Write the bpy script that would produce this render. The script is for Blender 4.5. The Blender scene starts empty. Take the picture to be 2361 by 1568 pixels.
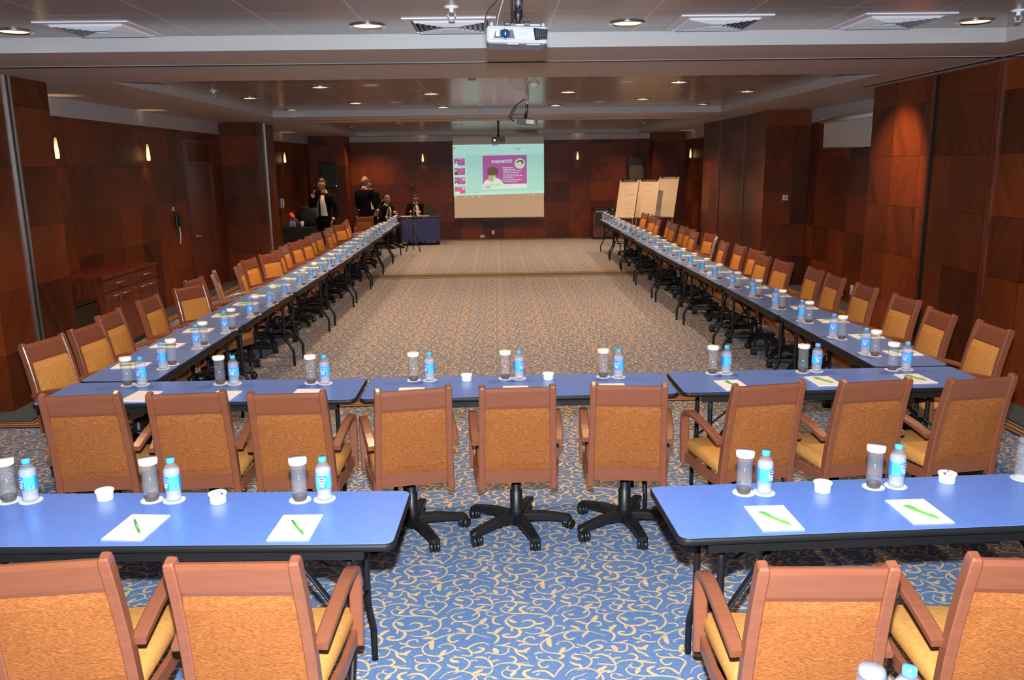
import bpy, bmesh, math, random
from mathutils import Vector, Matrix, Euler
import numpy as np
PI = math.pi
C = bpy.context.scene.collection
SC = bpy.context.scene
rnd = random.Random(7)

# ------------------------------------------------------------------ camera
F_PX, PITCH, YAW, ROLL, CAM_H = 1903.0, 0.2087, 0.01795, 0.01334, 2.0
_w = Vector((math.sin(YAW)*math.cos(PITCH), math.cos(YAW)*math.cos(PITCH), -math.sin(PITCH)))
_e = Vector((math.cos(YAW), -math.sin(YAW), 0)); _d = _w.cross(_e)
_e2 = math.cos(ROLL)*_e + math.sin(ROLL)*_d; _d2 = -math.sin(ROLL)*_e + math.cos(ROLL)*_d
cam_data = bpy.data.cameras.new('camera'); cam = bpy.data.objects.new('camera', cam_data); C.objects.link(cam)
cam_data.sensor_width = 36; cam_data.lens = F_PX/2361*36; cam_data.clip_start = 0.05; cam_data.clip_end = 100
m = Matrix.Identity(4)
for i in range(3):
    m[i][0] = _e2[i]; m[i][1] = -_d2[i]; m[i][2] = -_w[i]
m[2][3] = CAM_H; cam.matrix_world = m
SC.camera = cam

# ------------------------------------------------------------------ world, view
wd = bpy.data.worlds.new('world'); SC.world = wd; wd.use_nodes = True
wd.node_tree.nodes['Background'].inputs[0].default_value = (0.02, 0.016, 0.014, 1)
wd.node_tree.nodes['Background'].inputs[1].default_value = 1.0
SC.view_settings.view_transform = 'Standard'; SC.view_settings.look = 'None'
SC.view_settings.exposure = 0.0; SC.view_settings.gamma = 1.0
SC.view_settings.use_curve_mapping = False
SC.cycles.use_denoising = True
SC.cycles.max_bounces = 7; SC.cycles.diffuse_bounces = 4; SC.cycles.glossy_bounces = 3
SC.cycles.transparent_max_bounces = 24; SC.cycles.transmission_bounces = 4
SC.cycles.sample_clamp_indirect = 4.0; SC.cycles.sample_clamp_direct = 0
SC.cycles.caustics_reflective = False; SC.cycles.caustics_refractive = False

def lamp(name, kind, loc, power, color, aim=None, spot=None, blend=0.5, size=0.03):
    d = bpy.data.lights.new(name, kind); d.energy = power; d.color = color
    if kind in ('SPOT', 'POINT'): d.shadow_soft_size = size
    if kind == 'SPOT': d.spot_size = math.radians(spot); d.spot_blend = blend
    o = bpy.data.objects.new(name, d); C.objects.link(o); o.location = loc
    if aim is not None: o.rotation_euler = Vector(aim).to_track_quat('-Z', 'Y').to_euler()
    return o
FLASH_W = 1950.0; DOWN_W = 178.0; TUNG = (1.0, 0.60, 0.30)
# the photographer's flash, on top of the camera
lamp('camera_flash', 'SPOT', (0, 0.02, 2.22), FLASH_W, (0.86, 0.93, 1.0), aim=(0.02, 1, -0.30), spot=112, blend=0.55, size=0.03)

# ------------------------------------------------------------------ materials
def mat(name, col, rough=0.5, metal=0.0, spec=0.5, emit=None, emit_s=0.0, coat=0.0):
    m_ = bpy.data.materials.new(name); m_.use_nodes = True
    b = m_.node_tree.nodes['Principled BSDF']
    b.inputs['Base Color'].default_value = (*col, 1); b.inputs['Roughness'].default_value = rough
    b.inputs['Metallic'].default_value = metal; b.inputs['Specular IOR Level'].default_value = spec
    if coat: b.inputs['Coat Weight'].default_value = coat; b.inputs['Coat Roughness'].default_value = 0.15
    if emit: b.inputs['Emission Color'].default_value = (*emit, 1); b.inputs['Emission Strength'].default_value = emit_s
    return m_
def nd(m_, t, **k):
    n = m_.node_tree.nodes.new(t)
    for a, v in k.items(): setattr(n, a, v)
    return n
def lk(m_, a, b): m_.node_tree.links.new(a, b)
def noisy(name, c1, c2, scale, rough=0.6, stretch=(1, 1, 1), bump=0.0, detail=3, coords='Object', lo=0.35, hi=0.65, **kw):
    m_ = mat(name, c1, rough, **kw); b = m_.node_tree.nodes['Principled BSDF']
    tc = nd(m_, 'ShaderNodeTexCoord'); mp = nd(m_, 'ShaderNodeMapping'); mp.inputs['Scale'].default_value = stretch
    nz = nd(m_, 'ShaderNodeTexNoise'); nz.inputs['Scale'].default_value = scale; nz.inputs['Detail'].default_value = detail
    cr = nd(m_, 'ShaderNodeValToRGB'); cr.color_ramp.elements[0].position = lo; cr.color_ramp.elements[1].position = hi
    cr.color_ramp.elements[0].color = (*c1, 1); cr.color_ramp.elements[1].color = (*c2, 1)
    lk(m_, tc.outputs[coords], mp.inputs[0]); lk(m_, mp.outputs[0], nz.inputs['Vector']); lk(m_, nz.outputs[0], cr.inputs[0])
    lk(m_, cr.outputs[0], b.inputs['Base Color'])
    if bump:
        bp = nd(m_, 'ShaderNodeBump'); bp.inputs['Strength'].default_value = bump; bp.inputs['Distance'].default_value = 0.002
        lk(m_, nz.outputs[0], bp.inputs['Height']); lk(m_, bp.outputs[0], b.inputs['Normal'])
    return m_

M = {}
M['chair_wood'] = noisy('chair wood', (0.165, 0.051, 0.024), (0.20, 0.063, 0.030), 8, rough=0.34, stretch=(1, 8, 8), coat=0.12, lo=.2, hi=.8)
M['fabric'] = noisy('chenille fabric', (0.165, 0.043, 0.010), (0.33, 0.120, 0.034), 80, rough=0.85, stretch=(1, 1, 8), bump=0.25, detail=3, spec=0.12, lo=0.37, hi=0.68)
M['seat_fabric'] = noisy('seat fabric', (0.38, 0.165, 0.038), (0.50, 0.235, 0.062), 60, rough=0.85, stretch=(1, 6, 1), bump=0.2, detail=2, spec=0.15)
M['black_plastic'] = mat('black plastic', (0.008, 0.008, 0.009), 0.42, spec=0.4)
M['black_metal'] = mat('black metal', (0.006, 0.006, 0.007), 0.5, spec=0.28)
M['caster'] = mat('caster rubber', (0.01, 0.01, 0.011), 0.35, spec=0.45)
M['edge'] = mat('rubber edge', (0.009, 0.009, 0.010), 0.5, spec=0.22)
M['laminate'] = noisy('blue laminate', (0.106, 0.190, 0.50), (0.118, 0.21, 0.53), 60, rough=0.30, spec=0.55)
M['paper'] = mat('paper', (0.72, 0.69, 0.69), 0.8, spec=0.2)
M['ink'] = mat('grey ink', (0.45, 0.42, 0.42), 0.8)
M['pen_green'] = mat('green plastic', (0.09, 0.30, 0.03), 0.35)
M['pen_clear'] = mat('pale green print', (0.45, 0.75, 0.35), 0.4)
M['cap_blue'] = mat('blue cap', (0.06, 0.36, 0.82), 0.35)
M['label_blue'] = mat('label blue', (0.02, 0.20, 0.78), 0.4)
M['label_cyan'] = mat('label light blue', (0.06, 0.40, 0.88), 0.4)
M['white_print'] = mat('white print', (0.85, 0.86, 0.9), 0.5)
M['navy_print'] = mat('navy print', (0.02, 0.05, 0.35), 0.5)
M['red_print'] = mat('red print', (0.75, 0.05, 0.15), 0.5)
M['porcelain'] = mat('porcelain', (0.82, 0.81, 0.80), 0.22, spec=0.6)
M['lid_paper'] = mat('white card lid', (0.82, 0.79, 0.78), 0.7, spec=0.2)
M['coaster'] = mat('coaster board', (0.74, 0.71, 0.68), 0.8)
M['ring_ink'] = mat('coaster ring', (0.32, 0.27, 0.25), 0.8)
M['chrome'] = mat('chrome', (0.75, 0.75, 0.76), 0.18, metal=1.0)
M['steel'] = mat('brushed steel', (0.55, 0.54, 0.52), 0.32, metal=1.0)
M['white_plastic'] = mat('white plastic', (0.60, 0.59, 0.64), 0.35)
M['grey_plastic'] = mat('grey plastic', (0.16, 0.16, 0.19), 0.4)
M['ceiling'] = mat('ceiling paint', (0.46, 0.405, 0.375), 0.5, spec=0.4)
M['coffer_face'] = mat('coffer face paint', (0.35, 0.335, 0.34), 0.45, spec=0.4)
M['skin'] = mat('skin', (0.34, 0.135, 0.075), 0.6)
M['suit'] = noisy('dark suit cloth', (0.0035, 0.0035, 0.004), (0.006, 0.006, 0.007), 80, rough=0.9, spec=0.08)
M['shirt'] = mat('white shirt', (0.60, 0.55, 0.50), 0.8)
M['hair_dark'] = mat('dark hair', (0.012, 0.009, 0.008), 0.6)
M['hair_grey'] = mat('grey hair', (0.16, 0.15, 0.14), 0.7)
M['black_cloth'] = mat('black cloth', (0.008, 0.008, 0.009), 0.9)
M['shoe'] = mat('black shoe', (0.01, 0.01, 0.01), 0.3)
M['screen_fabric'] = mat('screen fabric', (0.62, 0.58, 0.54), 0.8)
M['board_white'] = mat('flipchart paper', (0.62, 0.53, 0.43), 0.7)
M['skirt_blue'] = noisy('blue table skirt', (0.03, 0.045, 0.16), (0.045, 0.06, 0.2), 12, rough=0.9, stretch=(9, 9, 0.3))
M['speaker'] = mat('speaker cloth', (0.05, 0.05, 0.046), 0.85)
M['blind'] = mat('roller blind', (0.50, 0.46, 0.44), 0.8)
def glassy(name, tint, diff, gloss=1.45, dcol=(0.9, 0.93, 1.0)):
    m_ = bpy.data.materials.new(name); m_.use_nodes = True; nt = m_.node_tree; nt.nodes.clear()
    out = nd(m_, 'ShaderNodeOutputMaterial'); tr = nd(m_, 'ShaderNodeBsdfTransparent'); tr.inputs[0].default_value = (*tint, 1)
    gl = nd(m_, 'ShaderNodeBsdfGlossy'); gl.inputs['Roughness'].default_value = 0.05
    df = nd(m_, 'ShaderNodeBsdfDiffuse'); df.inputs[0].default_value = (*dcol, 1)
    lw = nd(m_, 'ShaderNodeLayerWeight'); lw.inputs[0].default_value = 0.5; pw = nd(m_, 'ShaderNodeMath', operation='POWER'); pw.inputs[1].default_value = 3.5
    fr = nd(m_, 'ShaderNodeMath', operation='MULTIPLY_ADD'); fr.inputs[1].default_value = 0.35*gloss/1.45; fr.inputs[2].default_value = 0.022
    lk(m_, lw.outputs['Facing'], pw.inputs[0]); lk(m_, pw.outputs[0], fr.inputs[0])
    m1 = nd(m_, 'ShaderNodeMixShader'); m2 = nd(m_, 'ShaderNodeMixShader'); m1.inputs[0].default_value = diff
    lk(m_, tr.outputs[0], m1.inputs[1]); lk(m_, df.outputs[0], m1.inputs[2])
    lk(m_, fr.outputs[0], m2.inputs[0]); lk(m_, m1.outputs[0], m2.inputs[1]); lk(m_, gl.outputs[0], m2.inputs[2])
    lk(m_, m2.outputs[0], out.inputs[0]); return m_
M['glass'] = glassy('tumbler glass', (0.985, 0.988, 0.99), 0.035, 1.2)
M['glass_base'] = glassy('tumbler base glass', (0.42, 0.36, 0.32), 0.10, 1.9, (0.35, 0.25, 0.18))  # brownish tint stands in for the dark refraction of a thick base
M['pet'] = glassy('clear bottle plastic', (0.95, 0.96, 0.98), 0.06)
M['water'] = glassy('water in bottle', (0.90, 0.93, 0.98), 0.17, 1.3, (0.88, 0.92, 1.0))  # white diffuse in water and plastic stands in for the flash gleam
M['glow'] = mat('lamp glow', (1, 0.9, 0.7), 0.5, emit=(1.0, 0.70, 0.34), emit_s=3.4)
M['lens_glow'] = mat('projector lens glow', (0.02, 0.1, 0.5), 0.1, emit=(0.03, 0.35, 1.0), emit_s=1.2)

def wood_wall(name):
    """dark red veneer, laid in panels whose grain leans alternately left and right (UV in metres)"""
    m_ = mat(name, (0.1, 0.02, 0.01), 0.42, spec=0.24, coat=0.0); b = m_.node_tree.nodes['Principled BSDF']
    uv = nd(m_, 'ShaderNodeUVMap'); sx = nd(m_, 'ShaderNodeSeparateXYZ'); lk(m_, uv.outputs[0], sx.inputs[0])
    def mth(op, a, b_=None, c_=None):
        n = nd(m_, 'ShaderNodeMath', operation=op)
        for i, v in enumerate((a, b_, c_)):
            if v is None: continue
            if isinstance(v, (int, float)): n.inputs[i].default_value = v
            else: lk(m_, v, n.inputs[i])
        return n.outputs[0]
    PW, PH = 0.60, 0.52
    u = mth('DIVIDE', sx.outputs[0], PW); v = mth('DIVIDE', mth('ADD', sx.outputs[1], 0.04), PH)
    iu = mth('FLOOR', u); iv = mth('FLOOR', v); fu = mth('SUBTRACT', u, iu); fv = mth('SUBTRACT', v, iv)
    par = mth('MODULO', mth('ABSOLUTE', mth('ADD', iu, iv)), 2.0)
    sgn = mth('SUBTRACT', mth('MULTIPLY', par, 2.0), 1.0)
    # grain fans: lines rotated +-24 degrees inside each panel
    a = mth('MULTIPLY', sgn, mth('MULTIPLY', mth('SUBTRACT', fv, 0.5), 0.30))
    gu = mth('ADD', sx.outputs[0], a)
    cmb = nd(m_, 'ShaderNodeCombineXYZ'); lk(m_, mth('MULTIPLY', gu, 30.0), cmb.inputs[0]); lk(m_, mth('MULTIPLY', sx.outputs[1], 0.9), cmb.inputs[1]); lk(m_, mth('ADD', mth('MULTIPLY', iu, 7.3), mth('MULTIPLY', iv, 3.1)), cmb.inputs[2])
    nz = nd(m_, 'ShaderNodeTexNoise'); nz.inputs['Scale'].default_value = 1.0; nz.inputs['Detail'].default_value = 4; lk(m_, cmb.outputs[0], nz.inputs['Vector'])
    cmb2 = nd(m_, 'ShaderNodeCombineXYZ'); lk(m_, mth('MULTIPLY', gu, 6.0), cmb2.inputs[0]); lk(m_, mth('MULTIPLY', sx.outputs[1], 0.6), cmb2.inputs[1]); lk(m_, mth('ADD', mth('MULTIPLY', iu, 5.7), mth('MULTIPLY', iv, 9.1)), cmb2.inputs[2])
    nz2 = nd(m_, 'ShaderNodeTexNoise'); nz2.inputs['Scale'].default_value = 1.0; nz2.inputs['Detail'].default_value = 1; lk(m_, cmb2.outputs[0], nz2.inputs['Vector'])
    wn = nd(m_, 'ShaderNodeTexWhiteNoise', noise_dimensions='2D'); c3 = nd(m_, 'ShaderNodeCombineXYZ'); lk(m_, iu, c3.inputs[0]); lk(m_, iv, c3.inputs[1]); lk(m_, c3.outputs[0], wn.inputs['Vector'])
    t = mth('ADD', mth('MULTIPLY', nz.outputs[0], 0.34), mth('MULTIPLY', nz2.outputs[0], 0.34))
    t = mth('ADD', t, mth('MULTIPLY', wn.outputs[0], 0.36))
    # thin dark seams between panels
    eu = mth('MINIMUM', fu, mth('SUBTRACT', 1.0, fu)); ev = mth('MINIMUM', fv, mth('SUBTRACT', 1.0, fv))
    seam = mth('MULTIPLY', mth('LESS_THAN', mth('MINIMUM', mth('MULTIPLY', eu, PW), mth('MULTIPLY', ev, PH)), 0.0022), 0.35)
    t = mth('SUBTRACT', t, seam)
    cr = nd(m_, 'ShaderNodeValToRGB'); e = cr.color_ramp.elements
    e[0].position = 0.15; e[0].color = (0.008, 0.0022, 0.0012, 1); e[1].position = 0.85; e[1].color = (0.185, 0.037, 0.0075, 1)
    lk(m_, t, cr.inputs[0]); lk(m_, cr.outputs[0], b.inputs['Base Color']); return m_
M['wood_wall'] = wood_wall('veneer panelling')
M['dark_wood'] = noisy('dark red wood', (0.06, 0.011, 0.004), (0.14, 0.026, 0.009), 6, rough=0.35, stretch=(6, 6, 0.7), coat=0.15)
M['very_dark_wood'] = noisy('nearly black wood', (0.012, 0.007, 0.004), (0.022, 0.012, 0.007), 6, rough=0.4, stretch=(6, 6, 0.7))

def tile_mat():
    m_ = mat('metal ceiling tiles', (0.34, 0.28, 0.265), 0.21, spec=0.6); b = m_.node_tree.nodes['Principled BSDF']
    tc = nd(m_, 'ShaderNodeTexCoord'); mp = nd(m_, 'ShaderNodeMapping'); mp.inputs['Location'].default_value = (0.22, 0.15, 0)
    bk = nd(m_, 'ShaderNodeTexBrick'); bk.offset = 0.0; bk.squash = 1.0
    bk.inputs['Scale'].default_value = 1.0; bk.inputs['Brick Width'].default_value = 0.6; bk.inputs['Row Height'].default_value = 0.6
    bk.inputs['Mortar Size'].default_value = 0.0045; bk.inputs['Mortar Smooth'].default_value = 0.0
    bk.inputs['Color1'].default_value = (0.275, 0.232, 0.205, 1); bk.inputs['Color2'].default_value = (0.25, 0.21, 0.185, 1); bk.inputs['Mortar'].default_value = (0.56, 0.50, 0.46, 1)
    lk(m_, tc.outputs['Object'], mp.inputs[0]); lk(m_, mp.outputs[0], bk.inputs[0]); lk(m_, bk.outputs[0], b.inputs['Base Color'])
    return m_
M['tiles'] = tile_mat()
def carpet_mat(name, c1, c2, bump=0.5):
    return noisy(name, c1, c2, 350, rough=0.95, bump=bump, detail=2, spec=0.08)
M['carpet_blue'] = noisy('carpet blue pile', (0.080, 0.138, 0.262), (0.115, 0.188, 0.338), 90, rough=0.95, bump=0.5, detail=4, spec=0.08)
M['carpet_gold'] = noisy('carpet gold pile', (0.45, 0.31, 0.165), (0.60, 0.44, 0.255), 120, rough=0.95, bump=0.5, detail=3, spec=0.08)
M['carpet_grey'] = noisy('carpet grey border', (0.055, 0.070, 0.080), (0.075, 0.095, 0.11), 120, rough=0.95, detail=3, spec=0.08)
M['carpet_dark'] = noisy('carpet dark line', (0.02, 0.025, 0.04), (0.03, 0.035, 0.05), 120, rough=0.95, spec=0.08)
M['carpet_tan'] = noisy('carpet tan stripe', (0.30, 0.16, 0.07), (0.38, 0.21, 0.10), 120, rough=0.95, spec=0.08)

# ------------------------------------------------------------------ mesh helpers
def new_bm(): return bmesh.new()
def add_box(bm, cx, cy, cz, sx, sy, sz, rot=None, bev=0.0, mi=0, mtx=None):
    r = bmesh.ops.create_cube(bm, size=1.0); vs = r['verts']
    bmesh.ops.scale(bm, vec=(sx, sy, sz), verts=vs)
    fs = set(f for v in vs for f in v.link_faces)
    if bev > 0:
        es = list({e for v in vs for e in v.link_edges})
        q = bmesh.ops.bevel(bm, geom=es, offset=bev, segments=2, profile=0.5, affect='EDGES')
        vs = list({v for f in q['faces'] for v in f.verts} | {v for v in vs if v.is_valid}); fs = {f for v in vs for f in v.link_faces}
    for f in fs: f.material_index = mi
    t = Matrix.Translation((cx, cy, cz))
    if rot is not None: t = t @ Euler(rot).to_matrix().to_4x4()
    if mtx is not None: t = mtx @ t
    bmesh.ops.transform(bm, matrix=t, verts=vs); return vs
def add_lathe(bm, prof, n=24, loc=(0, 0, 0), mi=0, mtx=None, cap=True, smooth=True):
    rings = []
    for r, z in prof:
        if r <= 1e-6: rings.append([bm.verts.new((0, 0, z))])
        else: rings.append([bm.verts.new((r*math.cos(2*PI*i/n), r*math.sin(2*PI*i/n), z)) for i in range(n)])
    fs = []
    for a, b in zip(rings, rings[1:]):
        if len(a) == 1 and len(b) == 1: continue
        for i in range(n):
            j = (i+1) % n
            if len(a) == 1: q = (a[0], b[j], b[i])
            elif len(b) == 1: q = (a[i], a[j], b[0])
            else: q = (a[i], a[j], b[j], b[i])
            f = bm.faces.new(q); f.material_index = mi; f.smooth = smooth; fs.append(f)
    if cap:
        for k, rg in ((0, rings[0]), (1, rings[-1])):
            if len(rg) > 1:
                f = bm.faces.new(rg[::-1] if k == 0 else rg); f.material_index = mi
    vs = [v for r in rings for v in r]; t = Matrix.Translation(loc)
    if mtx is not None: t = mtx @ t
    bmesh.ops.transform(bm, matrix=t, verts=vs); return vs
def catmull(pts, k):
    P = [Vector(p) for p in pts]
    if len(P) < 3 or k <= 1: return P
    out = []
    for i in range(len(P)-1):
        p0 = P[max(i-1, 0)]; p1 = P[i]; p2 = P[i+1]; p3 = P[min(i+2, len(P)-1)]
        for s in range(k):
            t = s/k
            out.append(0.5*((2*p1)+(p2-p0)*t+(2*p0-5*p1+4*p2-p3)*t*t+(3*p1-p0-3*p2+p3)*t**3))
    out.append(P[-1]); return out
def add_sweep(bm, pts, w, h, up=(0, 0, 1), mi=0, ch=0.25, smooth=False, sizes=None):
    """a bar of rectangular section (chamfered) along a path; w across, h along up"""
    P = [Vector(p) for p in pts]; U0 = Vector(up); rings = []
    for i, p in enumerate(P):
        t = (P[min(i+1, len(P)-1)]-P[max(i-1, 0)]).normalized()
        s = t.cross(U0)
        if s.length < 1e-4: s = t.cross(Vector((0, 1, 0)))
        s.normalize(); u = s.cross(t).normalized()
        ww, hh = (w, h) if sizes is None else sizes[i]
        a, b = ww/2, hh/2; c = min(a, b)*ch
        prof = [(-a+c, -b), (a-c, -b), (a, -b+c), (a, b-c), (a-c, b), (-a+c, b), (-a, b-c), (-a, -b+c)]
        rings.append([bm.verts.new(p+s*x+u*y) for x, y in prof])
    for a, b in zip(rings, rings[1:]):
        for i in range(8):
            j = (i+1) % 8; f = bm.faces.new((a[i], a[j], b[j], b[i])); f.material_index = mi; f.smooth = smooth
    for rg, k in ((rings[0], 1), (rings[-1], 0)):
        f = bm.faces.new(rg[::-1] if k else rg); f.material_index = mi
def add_tube(bm, pts, r, n=10, mi=0, radii=None):
    P = [Vector(p) for p in pts]; rings = []; ref = Vector((0.13, 0.21, 0.97))
    for i, p in enumerate(P):
        t = (P[min(i+1, len(P)-1)]-P[max(i-1, 0)]).normalized()
        s = t.cross(ref)
        if s.length < 0.05: s = t.cross(Vector((1, 0, 0)))
        s.normalize(); u = s.cross(t); rr = r if radii is None else radii[i]
        rings.append([bm.verts.new(p+(s*math.cos(2*PI*k/n)+u*math.sin(2*PI*k/n))*rr) for k in range(n)])
    for a, b in zip(rings, rings[1:]):
        for i in range(n):
            j = (i+1) % n; f = bm.faces.new((a[i], a[j], b[j], b[i])); f.smooth = True; f.material_index = mi
    bm.faces.new(rings[0][::-1]).material_index = mi; bm.faces.new(rings[-1]).material_index = mi
def add_prism(bm, poly, z0, z1, mi=0, mtx=None):
    a = [bm.verts.new((x, y, z0)) for x, y in poly]; b = [bm.verts.new((x, y, z1)) for x, y in poly]
    n = len(poly)
    for i in range(n):
        j = (i+1) % n; bm.faces.new((a[i], a[j], b[j], b[i])).material_index = mi
    bm.faces.new(a[::-1]).material_index = mi; bm.faces.new(b).material_index = mi
    if mtx is not None: bmesh.ops.transform(bm, matrix=mtx, verts=a+b)
    return a+b
def rrect(w, h, r, n=5, cx=0, cy=0):
    pts = []
    for sx, sy, a0 in ((1, 1, 0), (-1, 1, 90), (-1, -1, 180), (1, -1, 270)):
        for k in range(n+1):
            a = math.radians(a0+90*k/n); pts.append((cx+sx*(w/2-r)+r*math.cos(a), cy+sy*(h/2-r)+r*math.sin(a)))
    return pts
def obj(name, bm, mats, parent=None, loc=None, smooth=None):
    bmesh.ops.recalc_face_normals(bm, faces=bm.faces[:])
    me = bpy.data.meshes.new(name); bm.to_mesh(me); bm.free()
    for q in (mats if isinstance(mats, (list, tuple)) else [mats]): me.materials.append(M[q] if isinstance(q, str) else q)
    o = bpy.data.objects.new(name, me); C.objects.link(o)
    if smooth:
        for p in me.polygons: p.use_smooth = True
    if parent is not None: o.parent = parent
    if loc is not None: o.location = loc
    return o
def tag(o, label, cat, group=None):
    o['label'] = label; o['category'] = cat
    if group: o['group'] = group
    return o
def thing(name, label, cat, loc=(0, 0, 0), rz=0, group=None):
    o = bpy.data.objects.new(name, None); C.objects.link(o); o.location = loc; o.rotation_euler = (0, 0, rz)
    o.empty_display_size = 0.1; return tag(o, label, cat, group)
def struct(o): o['kind'] = 'structure'; return o
def dup(root, loc, rz, label, group=None):
    r = root.copy(); C.objects.link(r); r.location = loc; r.rotation_euler = (0, 0, rz); r['label'] = label
    if group: r['group'] = group
    for ch in list(root.children):
        c = ch.copy(); C.objects.link(c); c.parent = r
        for g in list(ch.children):
            d = g.copy(); C.objects.link(d); d.parent = c
    return r
_txt = {}
def add_text(bm, s, size, mtx, mi=0, bold=0.0, xs=1.0):
    key = (s, bold)
    if key not in _txt:
        cu = bpy.data.curves.new('t', 'FONT'); cu.body = s; cu.size = 1.0; cu.align_x = 'CENTER'; cu.align_y = 'CENTER'; cu.resolution_u = 2; cu.offset = bold
        o = bpy.data.objects.new('t', cu); C.objects.link(o); bpy.context.view_layer.update()
        me = bpy.data.meshes.new_from_object(o.evaluated_get(bpy.context.evaluated_depsgraph_get()))
        _txt[key] = ([v.co.copy() for v in me.vertices], [tuple(p.vertices) for p in me.polygons])
        bpy.data.objects.remove(o); bpy.data.curves.remove(cu); bpy.data.meshes.remove(me)
    vs, fs = _txt[key]; f_ = mtx if callable(mtx) else (lambda p: mtx @ p)
    nv = [bm.verts.new(f_(Vector((v.x*size*xs, v.y*size, 0)))) for v in vs]
    for f in fs:
        try: bm.faces.new([nv[i] for i in f]).material_index = mi
        except ValueError: pass
ORD = ['first', 'second', 'third', 'fourth', 'fifth', 'sixth', 'seventh', 'eighth', 'ninth', 'tenth', 'eleventh', 'twelfth', 'thirteenth', 'fourteenth', 'fifteenth', 'sixteenth', 'seventeenth', 'eighteenth', 'nineteenth', 'twentieth', 'twenty-first', 'twenty-second', 'twenty-third', 'twenty-fourth', 'twenty-fifth', 'twenty-sixth', 'twenty-seventh', 'twenty-eighth', 'twenty-ninth', 'thirtieth']

# ================================================================== THE ROOM
ZC, ZT = 2.805, 2.905            # soffit height, coffer tile height
ROOM = [(-4.87, -2.6), (-4.87, 6.85), (-4.134, 6.85), (-4.134, 8.05), (-4.87, 8.05), (-4.87, 15.15), (-4.21, 15.15), (-4.21, 16.3),
        (-4.87, 16.3), (-4.87, 22.3), (-3.93, 22.3), (-3.93, 23.1), (4.25, 23.1), (4.25, 22.3), (5.05, 22.3), (5.05, 17.65),
        (4.38, 17.65), (4.45, 16.6), (4.45, 14.95), (4.33, 13.45), (5.05, 13.45), (5.05, 9.6), (4.3, 9.6), (4.3, -2.6)]
BAND = {0, 4, 8, 11, 14, 20}      # recessed runs whose top is painted white
def wall_run(name, idx):
    bm = new_bm(); uvl = bm.loops.layers.uv.new('UVMap'); n = len(ROOM); u0 = {}
    acc = 0.0
    for i in range(n):
        u0[i] = acc; a, b = ROOM[i], ROOM[(i+1) % n]; acc += math.dist(a, b)
    for i in idx:
        a, b = ROOM[i], ROOM[(i+1) % n]; L = math.dist(a, b); zw = (2.66 if i == 11 else 2.6) if i in BAND else ZC
        for z0, z1, mi in ((0, zw, 0), (zw, ZC, 1)):
            if z1-z0 < 1e-3: continue
            vs = [bm.verts.new((a[0], a[1], z0)), bm.verts.new((b[0], b[1], z0)), bm.verts.new((b[0], b[1], z1)), bm.verts.new((a[0], a[1], z1))]
            f = bm.faces.new(vs); f.material_index = mi
            for lp, (uu, vv) in zip(f.loops, ((0, z0), (L, z0), (L, z1), (0, z1))): lp[uvl].uv = (u0[i]+uu, vv)
    me = bpy.data.meshes.new(name); bm.to_mesh(me); bm.free(); me.materials.append(M['wood_wall']); me.materials.append(M['coffer_face'])
    o = bpy.data.objects.new(name, me); C.objects.link(o); struct(o); return o
wall_run('wall_left', range(0, 11)); wall_run('wall_back', [11]); wall_run('wall_right', range(12, 23)); wall_run('wall_front', [23])

# ceiling with three coffers
COF = [(-3.55, 3.63, -1.6, 6.08), (-3.56, 3.70, 8.1, 13.85), (-3.65, 3.85, 15.7, 22.5)]
bm = new_bm()
def quad(bm, pts, mi): f = bm.faces.new([bm.verts.new(p) for p in pts]); f.material_index = mi
ys = [-2.6, -1.6, 6.08, 8.1, 13.85, 15.7, 22.5, 23.1]
for y0, y1 in zip(ys, ys[1:]):
    cf = [c for c in COF if abs(c[2]-y0) < 1e-6]
    if cf:
        x0, x1 = cf[0][:2]
        quad(bm, [(-4.9, y0, ZC), (x0, y0, ZC), (x0, y1, ZC), (-4.9, y1, ZC)], 0); quad(bm, [(x1, y0, ZC), (5.1, y0, ZC), (5.1, y1, ZC), (x1, y1, ZC)], 0)
    else: quad(bm, [(-4.9, y0, ZC), (5.1, y0, ZC), (5.1, y1, ZC), (-4.9, y1, ZC)], 0)
for x0, x1, y0, y1 in COF:
    P = [(x0, y0), (x1, y0), (x1, y1), (x0, y1)]
    for a, b in zip(P, P[1:]+P[:1]): quad(bm, [(*a, ZC), (*b, ZC), (*b, ZT), (*a, ZT)], 1)
    quad(bm, [(*p, ZT) for p in P], 2)
me = bpy.data.meshes.new('ceiling'); bm.to_mesh(me); bm.free()
for k in ('ceiling', 'coffer_face', 'tiles'): me.materials.append(M[k])
o = bpy.data.objects.new('ceiling', me); C.objects.link(o); struct(o)

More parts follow.
